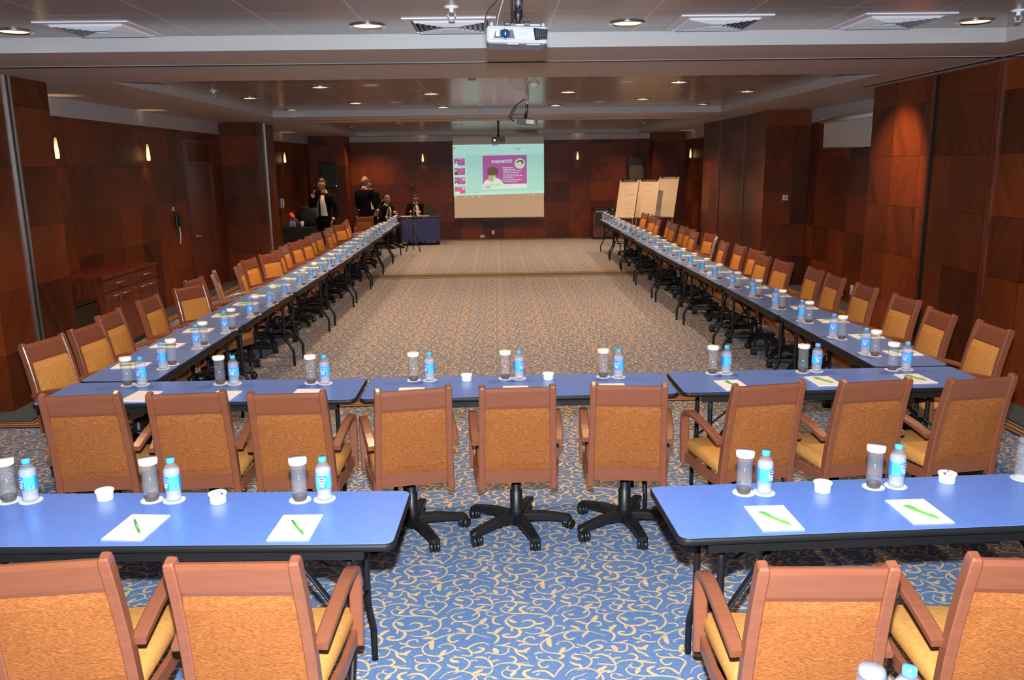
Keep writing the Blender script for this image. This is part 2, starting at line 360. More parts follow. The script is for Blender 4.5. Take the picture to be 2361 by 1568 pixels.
# carpet: blue ground, woven gold scrolls, striped borders - one floor mesh
STROKES = """7 97,327 122,313 152,312 180,323 206,347 222,371 228,401 221,431 204,454 179,468 122,480 70,480 23,489 2,503 -5,530 17,548
7 202,-4 222,37 244,72 241,90 223,108 193,113 163,116 142,125 139,145
7 172,112 150,101 147,83 158,64 175,64 189,77
5 206,116 193,135 191,143
9 115,31 147,42 174,36 193,14 201,-4
7 130,10 150,29
9 63,473 30,448 15,419 26,388 53,362 90,358 122,367 142,387 141,409 120,421 101,419 90,405
12 29,431 45,417 61,402
9 142,387 165,391 188,400
11 53,362 71,348 77,323 63,295 36,287 11,294 4,304 16,314 34,311
9 40,366 42,333
11 115,54 89,41 83,23 99,0 122,-10
6 168,440 185,448 206,450
8 221,431 232,453 254,461
8 143,358 163,357 178,344 173,323
6 231,367 252,372 270,363 273,352 261,340
6 -45,69 -25,90 2,99 39,100 66,79 63,58 46,46 25,48 15,63 21,73 29,71
9 460,69 453,101 440,127 420,143 401,146 382,139
6 438,131 451,153
7 457,67 428,74 400,78 385,77
11 422,63 397,43 374,28
6 460,65 455,44 439,24 416,18
7 453,109 470,119 489,122
8 22,142 42,142 54,123 47,105 28,98
9 43,99 74,86 127,76
4 53,97 107,97
11 52,44 41,27 29,7
6 248,492 267,523 297,540 331,541 368,528 389,500 398,472 386,446 361,430 327,423 299,426 282,442 272,464 285,484 310,494 335,509
8 299,424 280,416 275,399
10 303,468 312,458 324,467
9 387,14 406,27 435,28
7 390,502 378,482 365,469
6 299,37 329,50 353,71 365,99 359,121 339,142 312,149 289,143 282,130
11 282,135 300,120 323,115
7 362,117 380,124 399,120
10 273,99 294,80 315,72 313,51
6 298,161 310,151
6 449,285 417,301 379,319 338,325 295,325 255,312 217,291 189,266 165,236 163,205 177,177 200,165 230,160 264,174 295,199 301,218 289,238 266,249 241,242 228,225 244,224
11 156,292 179,299 211,291
13 203,278 198,242 203,207
7 302,203 323,198
11 239,167 252,186 262,204
9 230,160 251,144 245,130 229,119
9 295,322 272,303 269,283 278,264 296,262 313,277
10 374,317 356,299 346,274
11 299,368 323,355 339,333
5 298,339 330,333
7 379,319 370,348 378,377 399,398 425,397 439,379 430,363 411,363
10 325,405 350,396 374,378
14 400,402 416,423 431,449
8 157,232 132,227 106,234 91,250 69,259 58,268
7 91,254 96,274 115,287 132,283 138,264
7 106,238 79,231 68,220
7 446,229 428,247 406,250 382,240 364,225 354,210 365,190 372,175 366,156 347,157 327,163
10 374,178 394,180 415,192 420,207 397,216
7 354,210 336,210 316,223
6 -36,228 -10,227 26,218 50,202 64,186
7 -10,227 13,234 35,247
6 528,218 525,187 516,169 492,159 459,171 437,176 427,165
14 464,209 472,190 481,170
9 50,202 64,163 85,144 103,117
11 64,186 88,181 116,207
7 88,177 103,169
9 464,240 479,263 484,291 468,316 450,325 429,334
12 468,316 482,344 507,368
5 513,471 482,461 449,463 430,479 435,497 454,501
9 454,11 478,-8
9 482,461 463,443 461,412 473,397 496,392
7 129,157 149,167 169,170"""
TX, TY = 0.502, 0.490
def build_floor():
    V, Fc, MI = [], [], []
    def q4(p, mi):
        b = len(V); V.extend(p); Fc.append((b, b+1, b+2, b+3)); MI.append(mi)
    q4([(-4.9, -2.6, 0), (5.1, -2.6, 0), (5.1, 23.1, 0), (-4.9, 23.1, 0)], 0)
    lods = {}
    for k in (4, 2, 1):
        segs = []
        for line in STROKES.split('\n'):
            a = line.split(); w = float(a[0])/1000*1.55; P = [tuple(float(t)/1000 for t in s.split(',')) for s in a[1:]]
            leaf = len(P) <= 3 and w > 0.0165
            Q = catmull([Vector((x, y, 0)) for x, y in P], k) if len(P) > 2 else [Vector((*P[0], 0)), Vector(((P[0][0]+P[1][0])/2, (P[0][1]+P[1][1])/2, 0)), Vector((*P[1], 0))]
            n = len(Q); L, Rr = [], []
            for i, p in enumerate(Q):
                t = (Q[min(i+1, n-1)]-Q[max(i-1, 0)]).normalized(); s = Vector((-t.y, t.x, 0)); f = i/(n-1)
                prof = (0.25+0.85*math.sin(PI*min(1, max(0, f)))**0.8) if leaf else min(1.0, 0.45+3.0*min(f, 1-f))
                r = w/2*prof*(1.0 if leaf else 0.86); L.append((p.x+s.x*r, p.y+s.y*r)); Rr.append((p.x-s.x*r, p.y-s.y*r))
            segs.append((L, Rr))
        lods[k] = segs
    for iy in range(int(1.0/TY), int(22.9/TY)+1):
        for ix in range(-10, 10):
            X0, Y0 = ix*TX, iy*TY
            if min(abs(X0), abs(X0+TX)) > 0.72*(Y0+0.5)+0.3: continue
            k = 4 if Y0 < 5.0 else (2 if Y0 < 11 else 1)
            for si, (L, Rr) in enumerate(lods[k]):
                for i in range(len(L)-1):
                    z = 0.0010+0.000012*si+0.0000015*i
                    q4([(X0+Rr[i][0], Y0+Rr[i][1], z), (X0+Rr[i+1][0], Y0+Rr[i+1][1], z), (X0+L[i+1][0], Y0+L[i+1][1], z), (X0+L[i][0], Y0+L[i][1], z)], 1)
    # borders
    def off(d):
        n = len(ROOM); out = []
        for i in range(n):
            a, b, c = Vector(ROOM[i-1]), Vector(ROOM[i]), Vector(ROOM[(i+1) % n])
            t1 = (b-a).normalized(); t2 = (c-b).normalized(); n1 = Vector((t1.y, -t1.x)); n2 = Vector((t2.y, -t2.x))
            mm = (n1+n2); mm = mm/max(mm.dot(n1), 0.2); out.append(b+mm*d)
        return out
    bands = [(0, .30, 2), (.30, .325, 3), (.325, .35, 4), (.35, .37, 3), (.37, .41, 4), (.41, .43, 3), (.43, .455, 4), (.455, .49, 3)]
    for d0, d1, mi in bands:
        A, B = off(d0), off(d1)
        for i in range(len(ROOM)-1):
            q4([(A[i].x, A[i].y, .003), (A[i+1].x, A[i+1].y, .003), (B[i+1].x, B[i+1].y, .003), (B[i].x, B[i].y, .003)], mi)
    for yc in (7.15, 15.3):
        for d0, d1, mi in bands[1:]:
            for s in (1, -1):
                e0, e1 = sorted((yc+s*(d0-.13), yc+s*(d1-.13)))
                q4([(-3.7, e0, .0026), (3.85, e0, .0026), (3.85, e1, .0026), (-3.7, e1, .0026)], mi)
        q4([(-3.7, yc-.17, .0026), (3.85, yc-.17, .0026), (3.85, yc+.17, .0026), (-3.7, yc+.17, .0026)], 2)
    me = bpy.data.meshes.new('floor'); nv, nf = len(V), len(Fc)
    me.vertices.add(nv); me.vertices.foreach_set('co', np.array(V, dtype=np.float32).ravel())
    me.loops.add(nf*4); me.loops.foreach_set('vertex_index', np.array(Fc, dtype=np.int32).ravel())
    me.polygons.add(nf); me.polygons.foreach_set('loop_start', np.arange(0, nf*4, 4, dtype=np.int32)); me.polygons.foreach_set('material_index', np.array(MI, dtype=np.int32))
    me.update(calc_edges=True); me.validate()
    for k in ('carpet_blue', 'carpet_gold', 'carpet_grey', 'carpet_dark', 'carpet_tan'): me.materials.append(M[k])
    o = bpy.data.objects.new('floor', me); C.objects.link(o); struct(o)
build_floor()

# trims: partition tracks in the ceiling, metal pocket strips, wall mouldings
trim_n = [0]
def trim(boxes, mats):
    trim_n[0] += 1; bm = new_bm()
    for b in boxes: add_box(bm, *b[:6], mi=b[6] if len(b) > 6 else 0)
    return struct(obj('trim_%d' % trim_n[0], bm, mats))
trim([(0.08, 6.86, 2.8035, 8.4, 0.010, 0.003, 0), (0.08, 6.885, 2.802, 8.4, 0.03, 0.008, 1)], ['coffer_face', 'edge'])
trim([(0.1, 14.8, 2.8035, 8.4, 0.010, 0.003, 0), (0.1, 14.825, 2.802, 8.4, 0.03, 0.008, 1)], ['coffer_face', 'edge'])
trim([(4.10, 3.9, 2.8035, 0.010, 11.2, 0.003, 0), (4.125, 3.9, 2.802, 0.03, 11.2, 0.008, 1)], ['coffer_face', 'edge'])
trim([(-4.128, 7.355, 1.402, 0.02, 0.020, 2.80, 0), (-4.131, 7.39, 1.402, 0.012, 0.055, 2.80, 1), (-4.128, 7.425, 1.402, 0.02, 0.020, 2.80, 0)], ['steel', 'edge'])
trim([(-4.204, 15.69, 1.402, 0.02, 0.022, 2.80, 0)], ['steel'])
trim([(4.296, 8.22, 1.402, 0.014, 0.05, 2.80, 1), (4.292, 8.27, 1.402, 0.022, 0.04, 2.80, 0)], ['dark_wood', 'black_metal'])
trim([(4.292, 7.18, 1.402, 0.022, 0.07, 2.80, 0)], ['dark_wood'])
trim([(4.442, 14.95, 1.402, 0.03, 0.05, 2.80, 0), (4.442, 16.6, 1.402, 0.03, 0.05, 2.80, 0)], ['dark_wood'])
# door in the left wall
bm = new_bm(); add_box(bm, -4.852, 13.94, 1.04, 0.03, 1.02, 2.06, bev=.004); door = struct(obj('door_1', bm, 'dark_wood'))
bm = new_bm()
add_box(bm, -4.85, 13.36, 1.22, 0.05, 0.10, 2.42); add_box(bm, -4.85, 14.51, 1.06, 0.05, 0.09, 2.10); add_box(bm, -4.85, 13.94, 2.10, 0.05, 1.06, 0.05); add_box(bm, -4.856, 14.2, 2.44, 0.04, 1.8, 0.05)
obj('door_frame', bm, 'dark_wood', door)
bm = new_bm(); add_lathe(bm, [(0.026, 0), (0.026, 0.012), (0.01, 0.014), (0.01, 0.05)], 14, mtx=Matrix.Translation((-4.837, 13.53, 0.94)) @ Matrix.Rotation(PI/2, 4, 'Y'))
add_tube(bm, [(-4.79, 13.53, .94), (-4.785, 13.60, .94), (-4.785, 13.68, .938)], 0.011); obj('door_handle', bm, 'chrome', door)

# ------------------------------------------------------------------ ceiling fittings
def downlight_meshes():
    bm = new_bm(); add_lathe(bm, [(0.118, 0.0), (0.122, -0.006), (0.104, -0.010), (0.094, -0.002), (0.088, 0.0)], 32, cap=False); a = bm
    b = new_bm(); add_lathe(b, [(0.0, -0.0015), (0.090, -0.0015)], 28, cap=False); return a, b
def make_downlight(label, x, y):
    t = thing('ceiling_downlight', label, 'ceiling light', (x, y, ZT), 0, 'round downlights in the coffered ceiling')
    a, b = downlight_meshes(); obj('trim_ring', a, 'chrome', t); obj('bulb', b, 'glow', t); return t
def lit(x, y): lamp('downlight_beam', 'SPOT', (x, y, ZT-0.02), DOWN_W, TUNG, aim=(0, 0, -1), spot=126, blend=0.85, size=0.05)
BAYS = [('near', [(-3.147, 5.80), (-0.814, 5.72), (0.889, 5.72), (3.244, 5.80)]),
        ('second', [(-1.982, 9.892), (-3.188, 11.291), (-3.194, 13.6), (-0.793, 10.956), (-1.982, 12.368), (-0.788, 13.435), (0.955, 10.939), (2.142, 12.272), (2.117, 9.788), (0.969, 13.351), (3.325, 11.181), (3.316, 13.5)]),
        ('far', [(-2.014, 18.079), (-3.242, 19.507), (-3.302, 22.2), (-0.789, 19.036), (1.061, 19.11), (2.266, 20.92), (3.423, 19.364), (3.449, 21.974)])]
dl = None
for bay, L in BAYS:
    L = sorted(L, key=lambda p: p[0])
    for i, (x, y) in enumerate(L):
        lab = 'round lit ceiling downlight, %s from left in the %s ceiling bay' % (ORD[i], bay)
        if dl is None: dl = make_downlight(lab, x, y)
        else: dup(dl, (x, y, ZT), 0, lab)
        lit(x, y)
# further fittings of the same grid, above the camera or hidden by the coffer edges
lamp('downlight_beam', 'SPOT', (3.42, 8.60, ZT-0.012), DOWN_W*2.2, TUNG, aim=(.80, 0.32, -1), spot=66, blend=0.85, size=0.05)
for x, y in [(-3.19, 8.75), (-0.79, 8.5), (0.96, 8.5), (-3.25, 16.9), (3.4, 16.9), (-0.79, 16.6), (1.0, 16.6), (2.2, 18.4), (-2.0, 20.9), (-0.79, 21.6), (1.0, 21.6), (-2.0, 16.2), (2.2, 16.2)]:
    lit(x, y)

def make_vent(label, x, y):
    t = thing('ceiling_vent', label, 'air vent', (x, y, ZT), 0, 'square air diffusers in the near ceiling bay')
    bm = new_bm()
    def ring(o_, i_, z0, z1, mi=0):
        for k in range(4):
            a0 = PI/4+k*PI/2; a1 = a0+PI/2; s = math.sqrt(2)
            P = [(o_*s*math.cos(a0), o_*s*math.sin(a0), z0), (o_*s*math.cos(a1), o_*s*math.sin(a1), z0), (i_*s*math.cos(a1), i_*s*math.sin(a1), z1), (i_*s*math.cos(a0), i_*s*math.sin(a0), z1)]
            quad(bm, P, mi)
    ring(.295, .245, -.006, -.008); ring(.245, .245, -.008, -.001); ring(.295, .295, -.006, 0.0); obj('frame', bm, 'white_plastic', t)
    bm = new_bm(); r = .235
    while r > .05: ring(r, r-.017, -.003, -.020); r -= .033
    obj('louvre', bm, 'white_plastic', t)
    bm = new_bm(); quad(bm, [(-.245, -.245, -.0015), (.245, -.245, -.0015), (.245, .245, -.0015), (-.245, .245, -.0015)], 0); obj('opening', bm, 'black_metal', t); return t
v0 = None
for i, (x, y) in enumerate([(-2.552, 5.75), (-0.271, 5.75), (1.483, 5.75), (2.648, 5.75)]):
    lab = 'square louvred air vent in near ceiling bay, %s from left' % ORD[i]
    v0 = make_vent(lab, x, y) if i == 0 else (dup(v0, (x, y, ZT), 0, lab), v0)[1]
# sprinklers, detector, flush speakers
def sprinkler(x, y, lab, z=ZT):
    bm = new_bm(); add_lathe(bm, [(0.045, 0), (0.04, -.008), (.014, -.010), (.012, -.03), (.016, -.032)], 18)
    add_tube(bm, [(.014, 0, -.03), (.022, 0, -.045), (.008, 0, -.068)], .003, 6); add_tube(bm, [(-.014, 0, -.03), (-.022, 0, -.045), (-.008, 0, -.068)], .003, 6)
    add_lathe(bm, [(0.02, -.068), (.02, -.071)], 14)
    o = obj('fire_sprinkler', bm, 'white_plastic', None, (x, y, z)); tag(o, lab, 'sprinkler', 'ceiling fire sprinklers')
for x, y, lab in [(-.235, 5.1, 'white fire sprinkler head left of the big white projector'), (3.289, 5.4, 'white fire sprinkler head in top right corner of ceiling'),
                  (-.227, 9.233, 'small dark sprinkler head in the second ceiling bay, nearer one'), (-.207, 12.877, 'small sprinkler head by far edge of the second ceiling bay'), (-3.3, 10.2, 'small sprinkler head by the left edge of second ceiling bay')]:
    sprinkler(x, y, lab)
bm = new_bm(); add_lathe(bm, [(0.06, 0), (.062, -.02), (.045, -.03), (.03, -.05), (.012, -.055), (0, -.055)], 22)
tag(obj('smoke_detector', bm, 'white_plastic', None, (.46, 9.75, ZT)), 'round smoke detector on ceiling above the middle grey projector', 'smoke detector')
for x, y, lab in [(-1.381, 9.777, 'faint round speaker grille in second ceiling bay, near left'), (1.53, 9.77, 'faint round speaker grille in second ceiling bay, near right'), (-1.406, 12.336, 'faint round speaker grille in second ceiling bay, far left'), (1.564, 12.726, 'faint round speaker grille in second ceiling bay, far right')]:
    bm = new_bm(); add_lathe(bm, [(0.10, 0), (.10, -.006), (.085, -.008), (0, -.008)], 28); tag(obj('ceiling_speaker', bm, 'ceiling', None, (x, y, ZT)), lab, 'ceiling speaker', 'flush round ceiling speakers')

# wall sconces: tapered glowing glass tubes
def sconce(x, y, z, nrm, lab):
    t = thing('wall_sconce', lab, 'wall lamp', (x, y, z), math.atan2(nrm[1], nrm[0]), 'slim glowing wall sconces')
    bm = new_bm(); add_lathe(bm, [(.0, -.115), (.022, -.110), (.025, -.07), (.019, .03), (.012, .11), (.009, .12)], 20, (.06, 0, 0)); obj('glass_shade', bm, 'glow_soft', t)
    bm = new_bm(); add_box(bm, .010, 0, .10, .020, .03, .08, bev=.004); add_box(bm, .03, 0, .115, .05, .012, .012); obj('bracket', bm, 'very_dark_wood', t)
    bm = new_bm(); add_lathe(bm, [(.011, .11), (.013, .135), (.013, .15), (.010, .15)], 18, (.06, 0, 0), cap=False); obj('collar', bm, 'black_metal', t)
    lamp('sconce_uplight', 'SPOT', (x+nrm[0]*.06, y+nrm[1]*.06, z+.18), 5.0, TUNG, aim=(nrm[0]*.25, nrm[1]*.25, 1), spot=62, blend=.6, size=.012)
    lamp('sconce_downlight', 'SPOT', (x+nrm[0]*.09, y+nrm[1]*.09, z-.12), 1.2, TUNG, aim=(0, 0, -1), spot=120, blend=.8, size=.02)
def soft_glow():
    m_ = mat('sconce glass', (.7, .5, .3), .3, emit=(1, .62, .27), emit_s=1.0); b = m_.node_tree.nodes['Principled BSDF']
    tc = nd(m_, 'ShaderNodeTexCoord'); s = nd(m_, 'ShaderNodeSeparateXYZ'); mr = nd(m_, 'ShaderNodeMapRange')
    mr.inputs[1].default_value = .12; mr.inputs[2].default_value = -.04; mr.inputs[3].default_value = .05; mr.inputs[4].default_value = 2.6
    lk(m_, tc.outputs['Object'], s.inputs[0]); lk(m_, s.outputs[2], mr.inputs[0]); lk(m_, mr.outputs[0], b.inputs['Emission Strength']); return m_
M['glow_soft'] = soft_glow()
sconce(-4.87, 9.41, 2.25, (1, 0), 'glowing wall sconce on left wall nearest the camera, beside big pillar')
sconce(-4.87, 11.86, 2.24, (1, 0), 'glowing wall sconce on left wall above the wooden cabinet door side')
sconce(-4.87, 19.5, 2.24, (1, 0), 'small glowing sconce on far left wall above white wall phone')
sconce(-1.95, 23.1, 2.24, (0, -1), 'glowing sconce on back wall left of the projection screen')
sconce(2.27, 23.1, 2.24, (0, -1), 'glowing sconce on back wall right of the projection screen')
sconce(5.05, 21.43, 2.24, (-1, 0), 'small glowing sconce on far right wall past the flipcharts')

# ================================================================== CHAIRS
def yb(z):   # lean of the back
    t = (z-.345)/.58; return -.215-.03*t-.075*t*t
def xb(z): t = (z-.345)/.58; return .189-.013*t
def add_panel(bm, z0, z1, th, mi=0, bulge=0.0, n=6, dy=0.0, inset=.015, rnd_=True, front=None):
    rows = []
    for i in range(n+1):
        z = z0+(z1-z0)*i/n; y = yb(z)+dy; x = xb(z)-inset; k = bulge*math.sin(PI*i/n)
        e = th/2*(0.55 if rnd_ and i in (0, n) else 1)
        zz = z
        rows.append([bm.verts.new(p) for p in ((-x, y-e, zz), (-x*.5, y-e-k, zz), (0, y-e-k*1.15, zz), (x*.5, y-e-k, zz), (x, y-e, zz), (x, y+e, zz), (x*.5, y+e+k, zz), (0, y+e+k*1.15, zz), (-x*.5, y+e+k, zz), (-x, y+e, zz))])
    for a, b in zip(rows, rows[1:]):
        for i in range(10):
            j = (i+1) % 10; f = bm.faces.new((a[i], a[j], b[j], b[i])); f.material_index = front if (front is not None and i in (5, 6, 7, 8)) else mi
    bm.faces.new(rows[0][::-1]).material_index = mi; bm.faces.new(rows[-1]).material_index = mi
def make_chair(label, group):
    t = thing('swivel_armchair', label, 'chair', group=group)
    for s in (-1, 1):
        bm = new_bm(); add_sweep(bm, [(s*xb(z), yb(z), z) for z in (.345, .45, .56, .68, .80, .90, .918, .924)], .046, .034, up=(1, 0, 0), sizes=[(.046, .034)]*6+[(.042, .030), (.030, .02)]); obj('back_post', bm, 'chair_wood', t)
    bm = new_bm(); add_panel(bm, .792, .912, .024, inset=.013); obj('top_rail', bm, 'chair_wood', t)
    bm = new_bm(); add_panel(bm, .445, .795, .030, bulge=.010, n=8, inset=.016, front=1); obj('backrest', bm, ['fabric', 'seat_fabric'], t, smooth=False)
    bm = new_bm(); add_panel(bm, .375, .447, .024, inset=.014, rnd_=False); obj('lower_rail', bm, 'chair_wood', t)
    for s in (-1, 1):
        bm = new_bm()
        P = catmull([(s*.212, -.238, .598), (s*.222, -.12, .630), (s*.228, .02, .650), (s*.232, .11, .652), (s*.234, .165, .637), (s*.234, .188, .60), (s*.234, .190, .52), (s*.232, .180, .345)], 3)
        add_sweep(bm, P, .028, .046, up=(1, 0, 0), ch=.35); obj('armrest', bm, 'chair_wood', t)
    bm = new_bm(); add_box(bm, 0, .010, .437, .45, .43, .072, bev=.028)
    for v in bm.verts:
        if v.co.y < 0: v.co.x *= .90
        v.co.z += .012*(1-(v.co.x/.23)**2) if v.co.z > .44 else 0
    obj('seat', bm, 'seat_fabric', t, smooth=True)
    bm = new_bm()
    for s in (-1, 1): add_sweep(bm, [(s*.20, -.215, .375), (s*.222, .0, .375), (s*.225, .205, .38)], .022, .055)
    add_sweep(bm, [(-.225, .205, .38), (.225, .205, .38)], .022, .05); obj('seat_frame', bm, 'chair_wood', t)
    bm = new_bm(); add_lathe(bm, [(.04, .095), (.038, .13), (.034, .14), (.034, .24), (.026, .245), (.026, .345)], 20); add_box(bm, 0, 0, .352, .20, .22, .022, bev=.005)
    add_tube(bm, [(.06, .02, .345), (.19, .03, .335), (.205, .03, .33)], .006, 8); add_box(bm, .20, -.16, .33, .03, .04, .03, bev=.01); obj('column', bm, 'black_plastic', t)
    bm = new_bm(); add_lathe(bm, [(.048, .055), (.052, .09), (.044, .112), (.0, .113)], 20)
    for k in range(5):
        a = math.radians(0+72*k); c, s = math.cos(a), math.sin(a)
        add_sweep(bm, [(c*.03, s*.03, .088), (c*.15, s*.15, .088), (c*.26, s*.26, .074), (c*.292, s*.292, .068), (c*.306, s*.306, .060)], .05, .03, sizes=[(.070, .046), (.060, .042), (.050, .036), (.050, .034), (.036, .022)], ch=.4)
    obj('star_base', bm, 'black_plastic', t)
    for k in range(5):
        a = math.radians(0+72*k); bm = new_bm(); b = a+[.8, 2.1, -.6, 1.4, 2.8][k]
        mt = Matrix.Translation((math.cos(a)*.282, math.sin(a)*.282, .0295)) @ Matrix.Rotation(b, 4, 'Z') @ Matrix.Translation((.016, 0, 0)) @ Matrix.Rotation(PI/2, 4, 'X')
        for dz in (-.029, .007): add_lathe(bm, [(0, dz), (.021, dz), (.029, dz+.003), (.029, dz+.019), (.021, dz+.022), (0, dz+.022)], 18, mtx=mt, cap=False)
        add_lathe(bm, [(.032, -.006), (.032, .006)], 18, mtx=mt)
        add_tube(bm, [(math.cos(a)*.282, math.sin(a)*.282, .03), (math.cos(a)*.282, math.sin(a)*.282, .062)], .008, 8)
        obj('caster', bm, 'caster', t)
    return t
CH = []
mid = [(-2.075, 3.99, 4.5), (-1.55, 3.99, 4), (-1.045, 3.976, 1), (-.425, 3.984, 12), (.095, 3.988, 1.1), (.657, 4.008, -6.6), (1.351, 3.96, 8.9), (1.902, 3.988, 7.8), (2.49, 4.034, 9.9)]
fr = [(-1.312, 2.198, 5.5, 'near left table, the outer of two'), (-.758, 2.212, -1.4, 'near left table, the one beside the aisle'), (.893, 2.068, -2.7, 'near right table, the one beside the aisle'), (1.495, 2.085, -6, 'near right table, cut off by picture edge')]
for x, y, a, w_ in fr: CH.append((x, y, a, 'wooden swivel armchair with orange fabric back at '+w_, 'armchairs at the nearest tables'))
for i, (x, y, a) in enumerate(mid): CH.append((x, y, a, 'wooden swivel armchair seen from behind at cross tables, %s from left' % ORD[i], 'armchairs at the cross tables'))
LC = [(-2.93, 5.40, 78), (-2.983, 5.94, 84), (-2.989, 6.496, 90), (-3.006, 7.239, 88), (-2.957, 7.89, 66), (-2.95, 8.43, 84), (-2.98, 8.97, 106), (-3.0, 9.62, 100), (-2.962, 10.20, 82), (-3.0, 10.83, 66), (-3.02, 11.42, 88), (-3.08, 12.05, 91), (-3.04, 12.62, 80), (-3.03, 13.19, 80), (-3.05, 13.80, 87), (-3.06, 14.42, 83), (-3.05, 15.03, 88), (-3.09, 15.68, 84), (-3.08, 16.4, 66), (-3.08, 17.08, 90), (-3.09, 17.78, 94)]
for i, (x, y, a) in enumerate(LC): CH.append((x*.985, y*.985, a-180, 'wooden swivel armchair along the left side tables, %s from the camera end' % ORD[i], 'armchairs along the left side tables'))
CH.append((-2.93, 18.75, 8, 'wooden armchair turned to the back wall at far end of left tables, behind bald man', 'armchairs along the left side tables'))
RC = [(3.27, 5.33, -91), (3.286, 5.95, -92), (3.266, 6.60, -87), (3.30, 7.28, -89), (3.317, 7.95, -90), (3.254, 8.52, -91), (3.227, 9.2, -82), (3.218, 9.83, -86), (3.244, 10.42, -80), (3.29, 11.04, -88), (3.23, 11.62, -93), (3.26, 12.22, -107), (3.26, 12.87, -80), (3.246, 13.43, -88), (3.286, 14.02, -80), (3.325, 14.6, -87), (3.3, 15.3, -84), (3.28, 15.95, -89), (3.28, 16.62, -87), (3.3, 17.3, -75), (3.31, 18.0, -96), (3.38, 18.7, -80)]
for i, (x, y, a) in enumerate(RC): CH.append((x*.985, y*.985, a+180, 'wooden swivel armchair along the right side tables, %s from the camera end' % ORD[i], 'armchairs along the right side tables'))
base = None
ADJ = {1: (0, -0.001, -0.04), 6: (8, 0.0, -0.02), 9: (0, -0.002, -0.02), 12: (0, -0.036, -0.027), 13: (0, -0.108, 0.059), 15: (3, -0.08, 0.0), 16: (0, -0.06, 0.002), 17: (0, -0.002, 0.045), 18: (20, -0.15, 0.04), 19: (0, -0.088, 0.016), 20: (8, 0.0, 0.0), 21: (0, -0.109, 0.086), 22: (8, 0.004, 0.108), 25: (8, -0.032, 0.046), 27: (3, -0.04, 0.002), 28: (20, -0.04, 0.005), 30: (0, -0.04, 0.004), 31: (12, 0.0, 0.0), 33: (0, -0.08, -0.006), 34: (12, 0.0, 0.0), 35: (4, 0.075, 0.06), 37: (3, 0.08, 0.004), 38: (12, 0.02, 0.0), 40: (0, 0.08, -0.001), 41: (0, 0.017, 0.023), 43: (44, 0.079, 0.014), 46: (3, 0.02, 0.067), 47: (0, 0.124, 0.134), 48: (0, -0.001, 0.04), 49: (40, 0.032, 0.046), 50: (16, 0.0, 0.0), 52: (0, 0.08, -0.019), 54: (-3, 0.005, -0.019), 55: (0, 0.099, -0.01)}
def phase(ch_, deg):
    for k in ch_.children:
        if k.name.split('.')[0] in ('star_base', 'caster'): k.rotation_euler = (0, 0, math.radians(deg))
for n_, (x, y, a, lab, grp) in enumerate(CH):
    r = math.radians(a); ad = ADJ.get(n_, (0, 0, 0)); ox = x+math.sin(r)*(-.31)+ad[1]; oy = y-math.cos(r)*(-.31)+ad[2]
    if base is None: base = make_chair(lab, grp); base.location = (ox, oy, 0); base.rotation_euler = (0, 0, r)
    else:
        c = dup(base, (ox, oy, 0), r, lab, grp)
        phase(c, ad[0])

# ================================================================== TABLES
TL, TW = 1.79, .48
def make_table(label, group):
    t = thing('folding_table', label, 'table', group=group)
    bm = new_bm(); add_prism(bm, rrect(TL-.012, TW-.012, .035), .7385, .7400); obj('tabletop', bm, 'laminate', t)
    bm = new_bm(); p1 = rrect(TL, TW, .042, 6); p0 = rrect(TL-.010, TW-.010, .038, 6)
    R_ = []
    for pl, z in ((rrect(TL-.03, TW-.03, .03, 6), .712), (p0, .711), (p1, .718), (p1, .733), (p0, .7385), (rrect(TL-.03, TW-.03, .03, 6), .7384)): R_.append([bm.verts.new((x, y, z)) for x, y in pl])
    for a, b in zip(R_, R_[1:]):
        for i in range(len(a)): j = (i+1) % len(a); bm.faces.new((a[i], a[j], b[j], b[i])).smooth = True
    bm.faces.new(R_[0][::-1]); bm.faces.new(R_[-1]); obj('edge_band', bm, 'edge', t)
    bm = new_bm()
    for s in (-1, 1): add_box(bm, 0, s*(TW/2-.022), .6945, TL-.22, .022, .033)
    for s in (-1, 1): add_box(bm, s*(TL/2-.17), 0, .6945, .07, TW-.10, .033)
    obj('apron', bm, 'black_metal', t)
    for sx in (-1, 1):
        X = sx*(TL/2-.18)
        for sy in (-1, 1):
            bm = new_bm(); add_box(bm, X, sy*.150, .690, .05, .045, .04, bev=.006)
            add_tube(bm, catmull([(X, sy*.145, .69), (X, sy*.145, .40), (X, sy*.150, .30), (X, sy*.190, .215), (X, sy*.226, .15), (X, sy*.228, .10), (X, sy*.228, .0)], 3), .0135, 10); obj('leg', bm, 'black_metal', t)
        bm = new_bm()
        for sy in (-1, 1): add_sweep(bm, [(X, sy*.140, .36), (X-sx*.20, sy*.05, .575), (X-sx*.32, sy*.03, .69)], .022, .010)
        add_tube(bm, [(X, -.145, .36), (X, .145, .36)], .008, 8); add_box(bm, X-sx*.30, 0, .69, .10, .12, .03); obj('brace', bm, 'black_metal', t)
    return t
TB = [(-1.252, 2.885, -1.8, 'blue-topped folding table at the near left', 'near tables'), (1.495, 2.885, 2.4, 'blue-topped folding table at the near right', 'near tables'),
      (-1.69, 4.67, 0, 'blue folding table of the cross row, left one of three', 'cross row tables'), (.118, 4.67, 0, 'blue folding table of the cross row, middle one of three', 'cross row tables'), (1.93, 4.69, .6, 'blue folding table of the cross row, right one of three', 'cross row tables')]
lx = [-2.33, -2.33, -2.32, -2.32, -2.335, -2.36, -2.40, -2.43]; rx = [2.59, 2.59, 2.575, 2.565, 2.575, 2.60, 2.63, 2.66]
for k in range(8): TB.append((lx[k], 4.935+.9+1.797*k, 90, 'blue folding table of the left side row, %s from the camera end' % ORD[k], 'left side tables'))
for k in range(8): TB.append((rx[k], 4.955+.9+1.797*k, 90, 'blue folding table of the right side row, %s from the camera end' % ORD[k], 'right side tables'))
